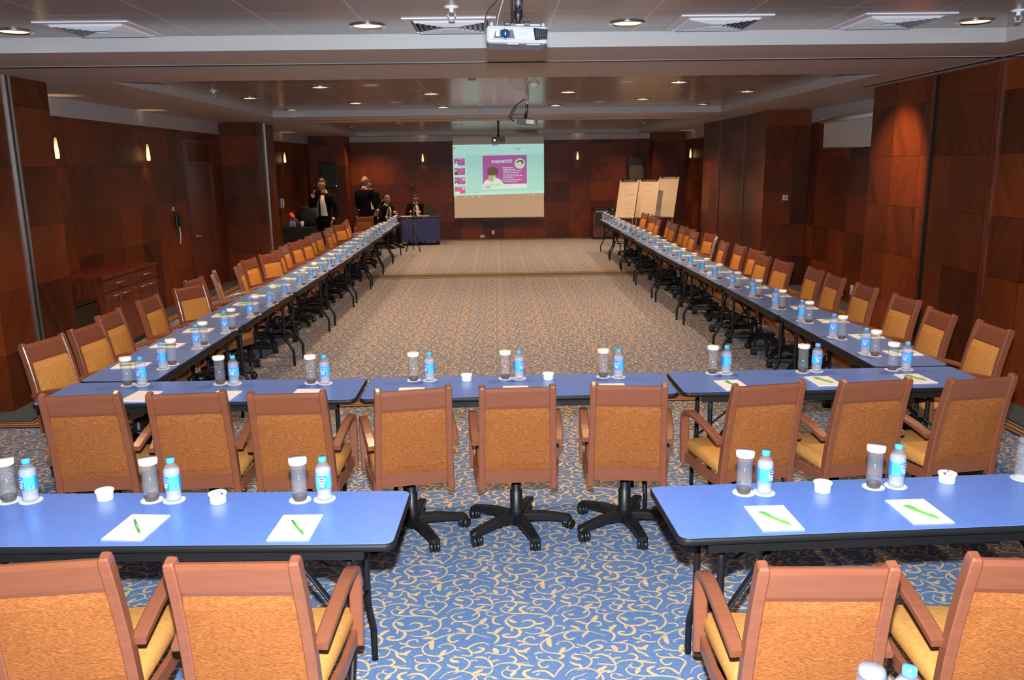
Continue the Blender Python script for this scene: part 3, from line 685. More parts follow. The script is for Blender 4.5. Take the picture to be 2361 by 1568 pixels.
TB.append((1.2, 1.50, 0, 'blue folding table below the picture edge, carrying a bottle and upturned glass', 'near tables'))
tb0 = None
for x, y, a, lab, grp in TB:
    if tb0 is None: tb0 = make_table(lab, grp); tb0.location = (x, y, 0); tb0.rotation_euler = (0, 0, math.radians(a))
    else: dup(tb0, (x, y, 0), math.radians(a), lab, grp)

# ================================================================== THINGS ON THE TABLES
def cyl(r, z0, a0=0.0):
    return lambda p: Vector((r*math.sin(a0+p.x/r), -r*math.cos(a0+p.x/r), z0+p.y))
def make_bottle(label, group):
    t = thing('water_bottle', label, 'bottle', group=group)
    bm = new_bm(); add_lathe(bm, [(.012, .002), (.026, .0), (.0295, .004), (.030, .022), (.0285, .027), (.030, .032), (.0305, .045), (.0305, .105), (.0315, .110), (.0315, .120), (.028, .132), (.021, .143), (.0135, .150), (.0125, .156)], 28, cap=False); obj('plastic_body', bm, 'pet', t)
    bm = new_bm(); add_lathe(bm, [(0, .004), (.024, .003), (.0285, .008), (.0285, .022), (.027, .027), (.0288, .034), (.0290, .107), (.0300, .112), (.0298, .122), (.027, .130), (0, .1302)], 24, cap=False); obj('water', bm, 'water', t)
    bm = new_bm(); add_lathe(bm, [(.0150, .153), (.0158, .155), (.0158, .168), (.0145, .1715), (0, .1720)], 24)
    obj('cap', bm, 'cap_blue', t)
    bm = new_bm(); n = 36
    lo = [bm.verts.new((.0312*math.cos(2*PI*i/n), .0312*math.sin(2*PI*i/n), .050)) for i in range(n)]; hi = [bm.verts.new((.0312*math.cos(2*PI*i/n), .0312*math.sin(2*PI*i/n), .104)) for i in range(n)]
    for i in range(n):
        j = (i+1) % n; f = bm.faces.new((lo[i], lo[j], hi[j], hi[i])); f.smooth = True; a = (2*PI*i/n+PI/2) % (2*PI); a = min(a, 2*PI-a); f.material_index = 1 if .45 < a < 1.6 else 0
    lb = obj('label', bm, ['label_blue', 'label_cyan'], t)
    bm = new_bm(); f1 = cyl(.0315, .088); f2 = cyl(.0318, .088)
    for (rx_, ry, fn, mi) in ((.0155, .0095, f1, 0), (.0135, .0078, f2, 1)):
        c_ = bm.verts.new(fn(Vector((0, 0, 0)))); rg = [bm.verts.new(fn(Vector((rx_*math.cos(2*PI*i/24), ry*math.sin(2*PI*i/24), 0)))) for i in range(24)]
        for i in range(24): bm.faces.new((c_, rg[i], rg[(i+1) % 24])).material_index = mi
    add_text(bm, 'Nestlé', .0085, cyl(.0321, .088), 0, bold=.02); add_text(bm, 'Pure', .0125, cyl(.0318, .0735), 0, bold=.02); add_text(bm, 'Life', .0125, cyl(.0318, .0635), 0, bold=.02)
    for i in range(2):
        b = [f2(Vector((-.004+.006*i+dx, -.0335+dy, 0))) for dx, dy in ((0, 0), (.004, 0), (.004, .003), (0, .003))]; quad(bm, b, 2)
    f3 = cyl(.0317, .062, 1.3)
    quad(bm, [f3(Vector(p)) for p in ((-.008, -.007, 0), (.008, -.007, 0), (.008, .004, 0), (-.008, .004, 0))], 0)
    f4 = cyl(.0319, .062, 1.3)
    for i in range(6): quad(bm, [f4(Vector((-.0066+.0024*i+dx, dy, 0))) for dx, dy in ((0, -.005), (.0012, -.005), (.0012, .003), (0, .003))], 1)
    obj('logo', bm, ['white_print', 'navy_print', 'red_print'], lb); return t
def make_tumbler(label, group):
    t = thing('covered_tumbler', label, 'glass', group=group)
    bm = new_bm(); add_lathe(bm, [(.0255, .002), (.0280, .010), (.0300, .030), (.0305, .150), (.0290, .150), (.0285, .034), (.0270, .022)], 28, cap=False); obj('glass_wall', bm, 'glass', t)
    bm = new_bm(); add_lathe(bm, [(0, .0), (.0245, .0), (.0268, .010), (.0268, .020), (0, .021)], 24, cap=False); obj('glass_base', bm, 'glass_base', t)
    bm = new_bm(); add_lathe(bm, [(.0335, .148), (.0352, .149), (.0352, .166), (.0340, .169), (0, .1695)], 32)
    add_text(bm, 'M I D T O W N', .0075, Matrix.Translation((0, .004, .1700)), 1)
    obj('lid', bm, ['lid_paper', 'ink'], t); return t
def make_coaster(label, group):
    bm = new_bm(); add_lathe(bm, [(.042, 0), (.0425, .0008), (.042, .0016), (0, .0016)], 32, smooth=False)
    def ringf(r0, r1, z):
        a = [bm.verts.new((r0*math.cos(2*PI*i/32), r0*math.sin(2*PI*i/32), z)) for i in range(32)]; b = [bm.verts.new((r1*math.cos(2*PI*i/32), r1*math.sin(2*PI*i/32), z)) for i in range(32)]
        for i in range(32): j = (i+1) % 32; bm.faces.new((a[i], a[j], b[j], b[i])).material_index = 1
    ringf(.0375, .0390, .0019)
    o = obj('coaster', bm, ['coaster', 'ring_ink']); return tag(o, label, 'coaster', group)
def make_pad(label, group):
    t = thing('notepad', label, 'notepad', group=group)
    bm = new_bm(); add_box(bm, 0, 0, .0022, .148, .21, .0042, bev=.0006); obj('paper_block', bm, 'paper', t)
    bm = new_bm(); add_text(bm, 'M I D T O W N', .0085, Matrix.Translation((0, .083, .0047)), 0); obj('letterhead', bm, 'ink', t); return t
def make_pen(label, group):
    t = thing('ballpoint_pen', label, 'pen', group=group); mt = Matrix.Translation((0, 0, .0052)) @ Matrix.Rotation(PI/2, 4, 'Y')
    bm = new_bm(); add_lathe(bm, [(0, -.071), (.0015, -.070), (.0030, -.063), (.0050, -.048), (.0052, .0), (.0050, .046), (.0040, .060), (.0024, .063), (.0024, .070), (0, .071)], 14, mtx=mt); obj('barrel', bm, 'pen_green', t)
    bm = new_bm(); add_sweep(bm, [(.062, 0, .0105), (.045, 0, .0125), (.025, 0, .0118)], .0035, .0014); obj('clip', bm, 'pen_green', t)
    bm = new_bm(); add_box(bm, -.012, 0, .01055, .045, .0026, .0006); obj('print', bm, 'pen_clear', t); return t
protos = {}
MAKE = {'b': make_bottle, 'g': make_tumbler, 'c': make_coaster, 'p': make_pad, 'n': make_pen}
def put(kind, x, y, z, rz, lab, grp):
    if kind not in protos:
        o = MAKE[kind](lab, grp); o.location = (x, y, z); o.rotation_euler = (0, 0, rz); protos[kind] = o; return o
    return dup(protos[kind], (x, y, z), rz, lab, grp)
TZ = .74
def place_pair(b, g, where, grp, rb=None):
    rb = rnd.uniform(-.9, .9) if rb is None else rb
    put('c', g[0], g[1], TZ, 0, 'round white coaster under the covered glass, '+where, 'coasters '+grp)
    put('c', b[0], b[1], TZ, 0, 'round white coaster under the water bottle, '+where, 'coasters '+grp)
    put('b', b[0], b[1], TZ+.002, rb, 'small blue-labelled water bottle with blue cap, '+where, 'bottles '+grp)
    put('g', g[0], g[1], TZ+.002, rnd.uniform(-.3, .3), 'glass with white card lid, '+where, 'glasses '+grp)
def place_pad(x, y, a, where, grp, pen=None, pen_a=None):
    put('p', x, y, TZ+.0003, math.radians(a), 'white notepad, '+where, 'notepads '+grp)
    if pen_a is not None:
        px, py = pen or (x, y); put('n', px, py, TZ+.0046, math.radians(pen_a), 'green pen lying on a notepad, '+where, 'pens '+grp)
n_l = ['on near left table at picture edge', 'on near left table, middle place', 'on near left table beside the aisle']
for i, (b, g) in enumerate([((-1.836, 3.07), (-1.922, 3.073)), ((-1.270, 3.045), (-1.358, 3.05)), ((-.682, 3.025), (-.776, 3.022))]): place_pair(b, g, n_l[i], 'on the near left table', [-.55, -.55, .0][i])
for i, (x, y, a) in enumerate([(-2.02, 2.80, -4), (-1.310, 2.797, -5), (-.733, 2.767, -2)]): place_pad(x, y, a, n_l[i], 'on the near left table', [None, (-1.305, 2.787), (-.722, 2.75)][i], [None, 120, 120][i])
n_r = ['on near right table beside the aisle', 'on near right table, second place from aisle']
for i, (b, g) in enumerate([((1.027, 3.0), (.948, 3.003)), ((1.563, 3.04), (1.472, 3.035))]): place_pair(b, g, n_r[i], 'on the near right table', [.55, .45][i])
for i, (x, y, a) in enumerate([(.985, 2.763, 1), (1.53, 2.793, 1)]): place_pad(x, y, a, n_r[i], 'on the near right table', [(.984, 2.742), (1.528, 2.77)][i], [124, 121][i])
mids = [((-2.135, 4.835), (-2.222, 4.838)), ((-1.580, 4.82), (-1.665, 4.825)), ((-1.032, 4.79), (-1.118, 4.805)), ((-.411, 4.82), (-.507, 4.825)), ((.127, 4.825), (.044, 4.83)), ((.726, 4.815), (.636, 4.83)), ((1.392, 4.865), (1.310, 4.868)), ((1.952, 4.875), (1.862, 4.862)), ((2.509, 4.88), (2.420, 4.875))]
for i, (b, g) in enumerate(mids): place_pair(b, g, 'on cross tables, %s place from left' % ORD[i], 'on the cross tables')
for i, (x, y, a) in enumerate([(-2.03, 4.57, -6), (-1.56, 4.54, -4), (-1.10, 4.55, -4), (-.50, 4.54, 0), (.10, 4.535, 0), (.66, 4.55, 0), (1.35, 4.58, 5), (1.90, 4.63, 2), (2.45, 4.645, 4)]):
    place_pad(x, y, a, 'on cross tables, %s place from left' % ORD[i], 'on the cross tables', None, [None]*6 and (None if i < 6 else [111, 119, 120][i-6]))
BL = [5.24, 5.85, 6.42, 7.10, 7.69, 8.25, 8.93, 9.51, 10.06, 10.58, 11.12, 11.68, 12.30, 12.87, 13.43, 14.05, 14.86, 15.5, 16.1, 16.75, 17.45, 18.1, 18.75, 19.1]
for i, y in enumerate(BL):
    x = -2.165+(.03 if 6 < y < 12 else 0)-(max(0, y-12)*.018); w_ = 'left side row, %s place from camera end' % ORD[i]
    place_pair((x+rnd.uniform(-.01, .01), y), (x+.014, y+.112), w_, 'on the left side tables')
    if y < 18.9:
        s = .04 if y > 12 else 0
        place_pad(x-.25, y+.10+rnd.uniform(-.015, .015), 90+rnd.uniform(-4, 4), w_, 'on the left side tables', (x-.25, y+.09), 20+rnd.uniform(-12, 12))
BR = [5.325, 5.86, 6.50, 7.13, 7.79, 8.37, 9.06, 9.62, 10.22, 10.84, 11.43, 12.1, 12.76, 13.38, 13.94, 14.53, 15.05, 15.72, 16.3, 16.93, 17.4, 17.95, 18.56, 19.1]
for i, y in enumerate(BR):
    x = 2.452-(.03 if 8 < y < 12.5 else 0)+(max(0, y-14)*.006); w_ = 'right side row, %s place from camera end' % ORD[i]
    place_pair((x, y), (x+.032, y-.075), w_, 'on the right side tables')
    place_pad(x+.245, y-.02+rnd.uniform(-.015, .015), -92+rnd.uniform(-4, 4), w_, 'on the right side tables', (x+.25, y-.02), 160+rnd.uniform(-15, 15))
def make_ramekin(x, y, z, lab, full):
    bm = new_bm(); n = 40
    add_lathe(bm, [(0, .001), (.029, .0), (.0315, .003), (.0325, .030), (.0348, .033), (.0355, .038), (.0342, .040), (.0315, .038), (.030, .006), (0, .005)], n, cap=False)
    tag(obj('white_ramekin', bm, 'porcelain', None, (x, y, z)), lab, 'ramekin', 'white porcelain ramekins')
    if full:
        for k in range(5):
            bm = new_bm(); add_box(bm, 0, 0, 0, .034, .016, .003, bev=.001); add_box(bm, .011, 0, .0003, .008, .0162, .0032, mi=1)
            o = obj('wrapped_sweet', bm, ['paper', ['navy_print', 'ring_ink', 'pen_green'][k % 3]], None, (x+rnd.uniform(-.010, .010), y+rnd.uniform(-.010, .010), z+.016+.0065*k)); o.rotation_euler = (rnd.uniform(-.35, .35), rnd.uniform(-.35, .35), rnd.uniform(0, 3.1))
            tag(o, 'small wrapped sweet heaped in the '+full, 'sweet', 'wrapped sweets in the '+full)
for x, y, lab, full in [(-1.547, 3.068, 'empty white ramekin on near left table', ''), (-1.09, 3.015, 'white ramekin holding wrapped sweets on near left table', 'ramekin on near left table'), (1.256, 3.0, 'empty white ramekin on near right table', ''), (1.783, 3.07, 'white ramekin holding wrapped sweets on near right table', 'ramekin on near right table'),
                        (-.189, 4.795, 'empty white ramekin on the cross tables', ''), (.301, 4.79, 'white ramekin heaped with wrapped sweets on the cross tables', 'ramekin on cross tables'),
                        (-2.18, 9.78, 'white ramekin on left side row, nearer one', ''), (-2.2, 13.15, 'white ramekin on left side row, farther one', ''), (2.43, 9.32, 'white ramekin on right side row, nearest of three', ''), (2.42, 12.4, 'white ramekin on right side row, middle of three', ''), (2.45, 15.4, 'white ramekin on right side row, farthest of three', '')]: make_ramekin(x, y, TZ, lab, full)
# upturned tumblers (no lid)
def upturned(x, y, lab):
    t = thing('upturned_tumbler', lab, 'glass', (x, y, TZ+.002), 0, 'upturned glasses')
    bm = new_bm(); add_lathe(bm, [(.0315, 0), (.0318, .12), (.030, .15), (.0285, .15), (.029, .12), (.0300, 0)], 28, cap=False); obj('glass_wall', bm, 'glass', t)
    bm = new_bm(); add_lathe(bm, [(0, .148), (.027, .148), (.030, .156), (.029, .166), (.024, .172), (0, .172)], 28, cap=False); obj('glass_base', bm, 'clear_base', t)
M['clear_base'] = glassy('thick clear glass', (.55, .56, .60), .12, 1.9)
put('c', 2.10, 3.09, TZ, 0, 'round white coaster under the upturned glass at right picture edge', 'coasters on the near right table')
upturned(2.10, 3.09, 'upturned clear glass without lid at the right picture edge')
upturned(.809, 1.605, 'upturned clear glass at the bottom edge, left of the cut-off bottle')
put('b', .893, 1.605, TZ, .4, 'water bottle cut off by the bottom picture edge, only cap and shoulder visible', 'bottles on the front table')

# ================================================================== PROJECTORS
M['projector_white'] = mat('projector white', (.30, .30, .335), .6, spec=.15); M['projector_grey'] = mat('projector grey', (.085, .085, .10), .7, spec=.05); M['projector_black'] = mat('projector black', (.006, .006, .007), .8, spec=.02)
def make_projector_near():
    cx, y0, z0, z1 = .113, 4.0, 2.548, 2.628
    t = thing('ceiling_projector', 'large white projector hanging from the ceiling nearest the camera', 'projector', (cx, y0, z0), math.radians(-1.5), 'ceiling projectors')
    t.rotation_euler = (0, math.radians(1.6), 0)
    W, H, Dp = .284, .080, .235
    bm = new_bm(); add_box(bm, 0, Dp/2, H/2, W, Dp, H, bev=.016); obj('housing', bm, 'projector_white', t)
    for f in bpy.data.objects[-1:]: pass
    bm = new_bm(); add_prism(bm, rrect(W-.030, .044, .008, 4), 0, .004, mtx=Matrix.Translation((.0, -.0005, .038)) @ Matrix.Rotation(PI/2, 4, 'X')); obj('front_panel', bm, 'projector_white', t)
    bm = new_bm(); add_prism(bm, [(-.108, -.019), (-.010, -.019), (-.020, .019), (-.098, .019)], 0, .002, mtx=Matrix.Translation((0, -.0045, .040)) @ Matrix.Rotation(PI/2, 4, 'X')); obj('lens_surround', bm, 'projector_grey', t)
    mt = Matrix.Translation((-.054, -.006, .040)) @ Matrix.Rotation(PI/2, 4, 'X')
    bm = new_bm(); add_lathe(bm, [(.024, 0), (.024, .008), (.020, .009), (.019, .005), (.014, .003)], 32, mtx=mt, cap=False)
    add_lathe(bm, [(.0225, .0085), (.0215, .0100), (.0205, .0088)], 32, mtx=mt, cap=False, mi=1); ln = obj('lens_barrel', bm, ['black_plastic', 'chrome'], t)
    bm = new_bm(); add_lathe(bm, [(0, .006), (.008, .0055), (.0145, .003)], 24, mtx=mt, cap=False); obj('lens_glass', bm, 'navy_glass', ln)
    bm = new_bm(); add_lathe(bm, [(0, .0072), (.0045, .0070)], 16, mtx=mt @ Matrix.Diagonal((.8, 1.7, 1, 1)), cap=False); obj('lens_light', bm, 'lens_glow', ln)
    bm = new_bm(); add_box(bm, -.089, -.0075, .040, .016, .002, .020); add_box(bm, -.089, -.0075, .055, .020, .002, .004); obj('sensor_window', bm, 'white_print', t)
    bm = new_bm(); add_prism(bm, [(.082, -.026), (.136, -.022), (.139, .022), (.074, .026)], 0, .006, mtx=Matrix.Translation((0, -.0005, .042)) @ Matrix.Rotation(PI/2, 4, 'X')); v = obj('exhaust_grille', bm, 'projector_black', t)
    bm = new_bm()
    for i in range(7): add_box(bm, .108, -.0078, .024+.006*i, .052, .0015, .0011)
    for i in range(5): add_box(bm, .088+.010*i, -.0082, .042, .0012, .0015, .042)
    obj('grille_bars', bm, 'projector_grey', v)
    bm = new_bm(); mtx = Matrix.Translation((.026, -.0055, .042)) @ Matrix.Rotation(PI/2, 4, 'X') @ Matrix.Rotation(PI, 4, 'Z'); add_text(bm, 'EPSON', .0125, mtx, 0, bold=.01); obj('wordmark', bm, 'light_ink', t)
    bm = new_bm(); add_box(bm, -.02, .004, -.002, .05, .012, .006, bev=.001); add_box(bm, .075, .03, -.001, .06, .04, .002, mi=1); obj('underside_tabs', bm, ['projector_white', 'pen_clear'], t)
    bm = new_bm()
    for sx in (-.118, .120): add_lathe(bm, [(.008, H-.004), (.007, H+.012), (.003, H+.015), (0, H+.015)], 12, (sx, .02, 0))
    add_box(bm, .05, .012, H+.003, .11, .012, .008, bev=.002); obj('feet', bm, 'projector_white', t)
    bm = new_bm(); add_box(bm, .0, .10, H+.008, .10, .12, .008)
    for sx, sy in ((-.045, .02), (.045, .02), (-.04, .17), (.04, .17)): add_box(bm, sx, sy, H+.006, .03, .03, .014, bev=.003)
    add_lathe(bm, [(.012, H+.01), (.010, H+.03), (.020, H+.045), (.021, H+.072), (.016, H+.074)], 20, (.005, .07, 0)); mm_ = obj('ceiling_mount', bm, 'black_plastic', t)
    bm = new_bm(); add_lathe(bm, [(.0205, H+.072), (.0205, ZT-z0)], 22, (.005, .07, 0)); add_lathe(bm, [(.05, ZT-z0-.012), (.05, ZT-z0)], 24, (.005, .07, 0)); obj('pole', bm, 'chrome', mm_)
    bm = new_bm()
    for sx in (.036, .052): add_lathe(bm, [(0, -.006), (.006, -.003), (.007, .004), (.003, .008), (0, .008)], 10, (sx, .05, H+.030))
    add_tube(bm, [(.044, .05, H+.008), (.044, .05, H+.026)], .004, 8); obj('wing_nut', bm, 'chrome', mm_)
    bm = new_bm(); add_tube(bm, catmull([(-.020, .06, H+.008), (-.025, .08, H+.09), (-.030, .09, H+.20), (-.03, .09, ZT-z0)], 4), .0055, 8)
    add_tube(bm, catmull([(-.132, .06, H-.02), (-.150, .05, H+.01), (-.135, .06, H+.07), (-.095, .08, H+.12), (-.07, .09, H+.19), (-.05, .09, ZT-z0)], 4), .0025, 6); obj('cable', bm, 'black_plastic', t)
    bm = new_bm(); add_tube(bm, catmull([(-.095, .10, H+.005), (-.085, .10, H+.06), (-.06, .10, H+.15), (-.045, .10, ZT-z0)], 4), .002, 6); obj('thin_wire', bm, 'projector_white', t)
M['brown_plastic'] = mat('brown grey plastic', (.10, .08, .07), .5); M['glare_disc'] = mat('glare disc', (.5, .7, 1), .2, emit=(.55, .8, 1.0), emit_s=8.0)
M['navy_glass'] = mat('lens glass', (.01, .03, .15), .05, spec=.8)
M['light_ink'] = mat('pale grey ink', (.22, .22, .26), .7, spec=.05)
make_projector_near()
# middle projector, seen from behind, hanging askew
Y2, z2 = 11.2, 2.515
t = thing('ceiling_projector', 'grey middle projector hanging askew with white sticker on its back', 'projector', (.415, Y2, z2), 0, 'ceiling projectors'); t.rotation_euler = (0, math.radians(6), math.radians(-12))
bm = new_bm(); add_box(bm, 0, .09, .045, .255, .18, .082, bev=.010); obj('housing', bm, 'grey_plastic', t)
bm = new_bm(); add_box(bm, .055, -.003, .045, .10, .004, .052); obj('sticker', bm, 'white_print', t)
bm = new_bm(); add_box(bm, -.135, .01, .045, .02, .05, .05, bev=.004); obj('side_cover', bm, 'white_plastic', t)
bm = new_bm(); add_lathe(bm, [(.012, .085), (.022, .11), (.018, .13), (.016, .135)], 16, (-.02, .08, 0)); pm = obj('ceiling_mount', bm, 'black_plastic', t)
bm = new_bm(); add_lathe(bm, [(.016, .13), (.016, .27)], 16, (-.02, .08, 0)); add_lathe(bm, [(.024, .27), (.024, .31), (.02, .31), (.02, .42)], 16, (-.02, .08, 0), mi=1); obj('pole', bm, ['chrome', 'white_plastic'], pm)
bm = new_bm(); add_tube(bm, catmull([(-.135, .0, .03), (-.19, 0, .05), (-.21, 0, .12), (-.15, .03, .24), (-.05, .07, .33)], 5), .007, 8); add_tube(bm, catmull([(-.13, .0, .07), (-.24, .0, .085), (-.20, .02, .11), (-.10, .05, .135), (-.02, .07, .14), (.0, .07, .22), (-.01, .07, .30)], 5), .004, 6); obj('cable', bm, 'black_plastic', t)
# far projector, throwing the slide
Y3 = 17.6
t = thing('ceiling_projector', 'small black far projector with bright glare spot in front of the screen top', 'projector', (.095, Y3, 2.475), 0, 'ceiling projectors')
bm = new_bm(); add_box(bm, -.095, .08, .055, .085, .16, .10, bev=.008); add_box(bm, .04, .08, .065, .18, .15, .085, bev=.010, mi=1); obj('housing', bm, ['black_plastic', 'brown_plastic'], t)
bm = new_bm(); add_lathe(bm, [(0, .008), (.014, .007), (.018, 0)], 18, mtx=Matrix.Translation((-.085, 0, .035)) @ Matrix.Rotation(PI/2, 4, 'X'), cap=False); obj('lens', bm, 'glare_disc', t)  # glowing disc imitates glare on this side; the real lens faces the screen
bm = new_bm(); add_lathe(bm, [(.026, .105), (.03, .14), (.016, .15), (.016, .32)], 16, (-.005, .08, 0)); add_lathe(bm, [(.026, .32), (.026, .43)], 16, (-.005, .08, 0), mi=1); obj('pole', bm, ['black_plastic', 'brown_plastic'], t)
bm = new_bm(); add_tube(bm, catmull([(-.13, .05, .10), (-.20, .05, .09), (-.21, .05, .15), (-.12, .06, .25), (-.03, .08, .34)], 4), .003, 6); obj('cable', bm, 'black_plastic', t)


# ================================================================== PROJECTION SCREEN
SY = 22.9
t = thing('projection_screen', 'large projection screen on back wall showing a pink slide', 'screen', (.11, SY, 0))
bm = new_bm(); add_box(bm, 0, .03, 1.685, 2.46, .004, 2.15); obj('screen_cloth', bm, 'screen_fabric', t)
bm = new_bm(); add_box(bm, 0, .03, .603, 2.48, .03, .03, bev=.006); obj('bottom_bar', bm, 'coffer_face', t)
bm = new_bm(); add_box(bm, 0, .03, 2.772, 2.52, .09, .055, bev=.008); obj('screen_case', bm, 'coffer_face', t)
def emis(name, c, s=1.0):
    M[name] = mat(name, (c[0]*.5, c[1]*.5, c[2]*.5), .8, emit=c, emit_s=s, spec=0.0)
LV = .62
emis('lit mint', (.42, .80, .72), LV); emis('lit pale', (.50, .88, .80), LV); emis('lit magenta', (.47, .13, .41), LV); emis('lit rose', (.66, .16, .34), LV); emis('lit white', (.70, .92, .88), LV)
emis('lit hair', (.16, .12, .07), LV); emis('lit face', (.52, .50, .28), LV); emis('lit cream', (.62, .80, .55), LV); emis('lit grey', (.30, .48, .46), LV); emis('lit dark', (.10, .10, .09), LV); emis('lit orange', (.75, .22, .06), LV); emis('lit yellow', (.75, .72, .15), LV); emis('lit violet', (.42, .30, .75), LV)
SM = ['lit mint', 'lit pale', 'lit magenta', 'lit rose', 'lit white', 'lit hair', 'lit face', 'lit cream', 'lit grey', 'lit dark', 'lit orange', 'lit yellow', 'lit violet']
SI = {k: i for i, k in enumerate(SM)}
# image plane coordinates: u 0..1 across, v 0..1 up; top slightly wider; raised 1 mm per layer
X0, X1, ZB0, ZB1, ZT0, ZT1 = -1.235, 1.235, 1.20, 1.245, 2.555, 2.562
def sp(u, v, l=0): return Vector((X0+(X1-X0)*u, .026-.0012*l, (ZB0+(ZB1-ZB0)*u)*(1-v)+(ZT0+(ZT1-ZT0)*u)*v))
def srect(bm, u0, v0, u1, v1, mi, l=1): quad(bm, [sp(u0, v0, l), sp(u1, v0, l), sp(u1, v1, l), sp(u0, v1, l)], SI[mi])
def sell(bm, u, v, ru, rv, mi, l=1, n=22, clip=None):
    vs = []
    for i in range(n):
        a = 2*PI*i/n; vv = v+rv*math.sin(a)
        if clip is not None: vv = max(vv, clip)
        vs.append(bm.verts.new(sp(u+ru*math.cos(a), vv, l)))
    bm.faces.new(vs).material_index = SI[mi]
def spoly(bm, P, mi, l=1): bm.faces.new([bm.verts.new(sp(u, v, l)) for u, v in P]).material_index = SI[mi]
def stext(bm, s, u, v, size, mi, l=3, bold=.03, xs=1.0): add_text(bm, s, size, lambda p: sp(u+p.x/(X1-X0), v+p.y/1.33, l), SI[mi], bold, xs)
smats = [M[k] for k in SM]
bm = new_bm(); srect(bm, 0, 0, 1, 1, 'lit mint', 0); srect(bm, 0, .80, 1, 1, 'lit pale', .5); srect(bm, 0, 0, .145, .8, 'lit pale', .5); srect(bm, .145, 0, 1, .06, 'lit pale', .5)
srect(bm, 0, .925, .03, .95, 'lit orange'); srect(bm, .43, .975, .50, 1, 'lit violet')
for i in range(9): srect(bm, .045+.035*i, .955, .065+.035*i, .962, 'lit mint')
for i in range(16): srect(bm, .03+.033*i, .87+.012*(i % 3), .045+.033*i, .885+.012*(i % 3), 'lit mint')
for u, v, c in ((.67, .90, 'lit grey'), (.705, .89, 'lit hair'), (.73, .90, 'lit hair'), (.81, .91, 'lit grey'), (.875, .90, 'lit grey'), (.91, .915, 'lit grey'), (.65, .90, 'lit cream')): srect(bm, u, v, u+.008, v+.022, c)
for i in range(7): srect(bm, .155+.018*i, .052, .167+.018*i, .060, 'lit grey', 1)
for u, c in ((.80, 'lit yellow'), (.84, 'lit grey'), (.87, 'lit grey')): srect(bm, u, .022, u+.012, .034, c)
pi_ = obj('projected_desktop', bm, smats, t)
# main slide
bm = new_bm(); srect(bm, .325, .115, .81, .78, 'lit white', 1); srect(bm, .325, .205, .81, .78, 'lit magenta', 1.5)
stext(bm, 'KONJONKTİVİT', .537, .655, .105, 'lit white', 3, .035, .72)
sell(bm, .733, .61, .056, .105, 'lit white', 2); sell(bm, .733, .61, .050, .095, 'lit cream', 2.4)
spoly(bm, [(.690, .62), (.71, .665), (.74, .685), (.765, .67), (.778, .63), (.765, .645), (.74, .655), (.715, .64)], 'lit dark', 2.8); sell(bm, .762, .635, .012, .035, 'lit hair', 3)
for i, (u0, u1) in enumerate([(.54, .66), (.55, .68), (.55, .75), (.55, .74), (.55, .72), (.55, .765), (.55, .66)]):
    v = .525-.033*i; x = u0
    r2 = random.Random(i)
    while x < u1: w_ = r2.uniform(.012, .035); srect(bm, x, v, min(x+w_, u1), v+.013, 'lit white', 2.4); x += w_+.006
for i, (u0, u1) in enumerate([(.54, .755), (.55, .71)]):
    v = .285-.033*i; x = u0; r2 = random.Random(i+20)
    while x < u1: w_ = r2.uniform(.012, .035); srect(bm, x, v, min(x+w_, u1), v+.013, 'lit white', 2.4); x += w_+.006
spoly(bm, [(.33, .205), (.335, .26), (.375, .31), (.41, .28), (.46, .33), (.50, .315), (.53, .27), (.553, .205)], 'lit white', 2)
spoly(bm, [(.335, .20), (.40, .215), (.52, .215), (.55, .19), (.50, .175), (.38, .175)], 'lit cream', 2.2)
spoly(bm, [(.382, .40), (.385, .30), (.40, .265), (.43, .26), (.45, .29), (.47, .34), (.48, .40)], 'lit face', 2.4)
spoly(bm, [(.378, .44), (.372, .49), (.385, .53), (.42, .555), (.455, .55), (.485, .52), (.497, .46), (.49, .40), (.478, .36), (.47, .395), (.45, .375), (.44, .40), (.41, .375), (.395, .40), (.385, .36), (.38, .40)], 'lit hair', 2.8)
spoly(bm, [(.435, .33), (.45, .37), (.462, .33), (.45, .30)], 'lit white', 3)
srect(bm, .342, .135, .405, .165, 'lit magenta', 2); srect(bm, .775, .15, .79, .165, 'lit mint', 2)
for i in range(5): srect(bm, .345+.012*i, .143, .352+.012*i, .157, 'lit white', 2.4)
obj('projected_slide', bm, smats, pi_)
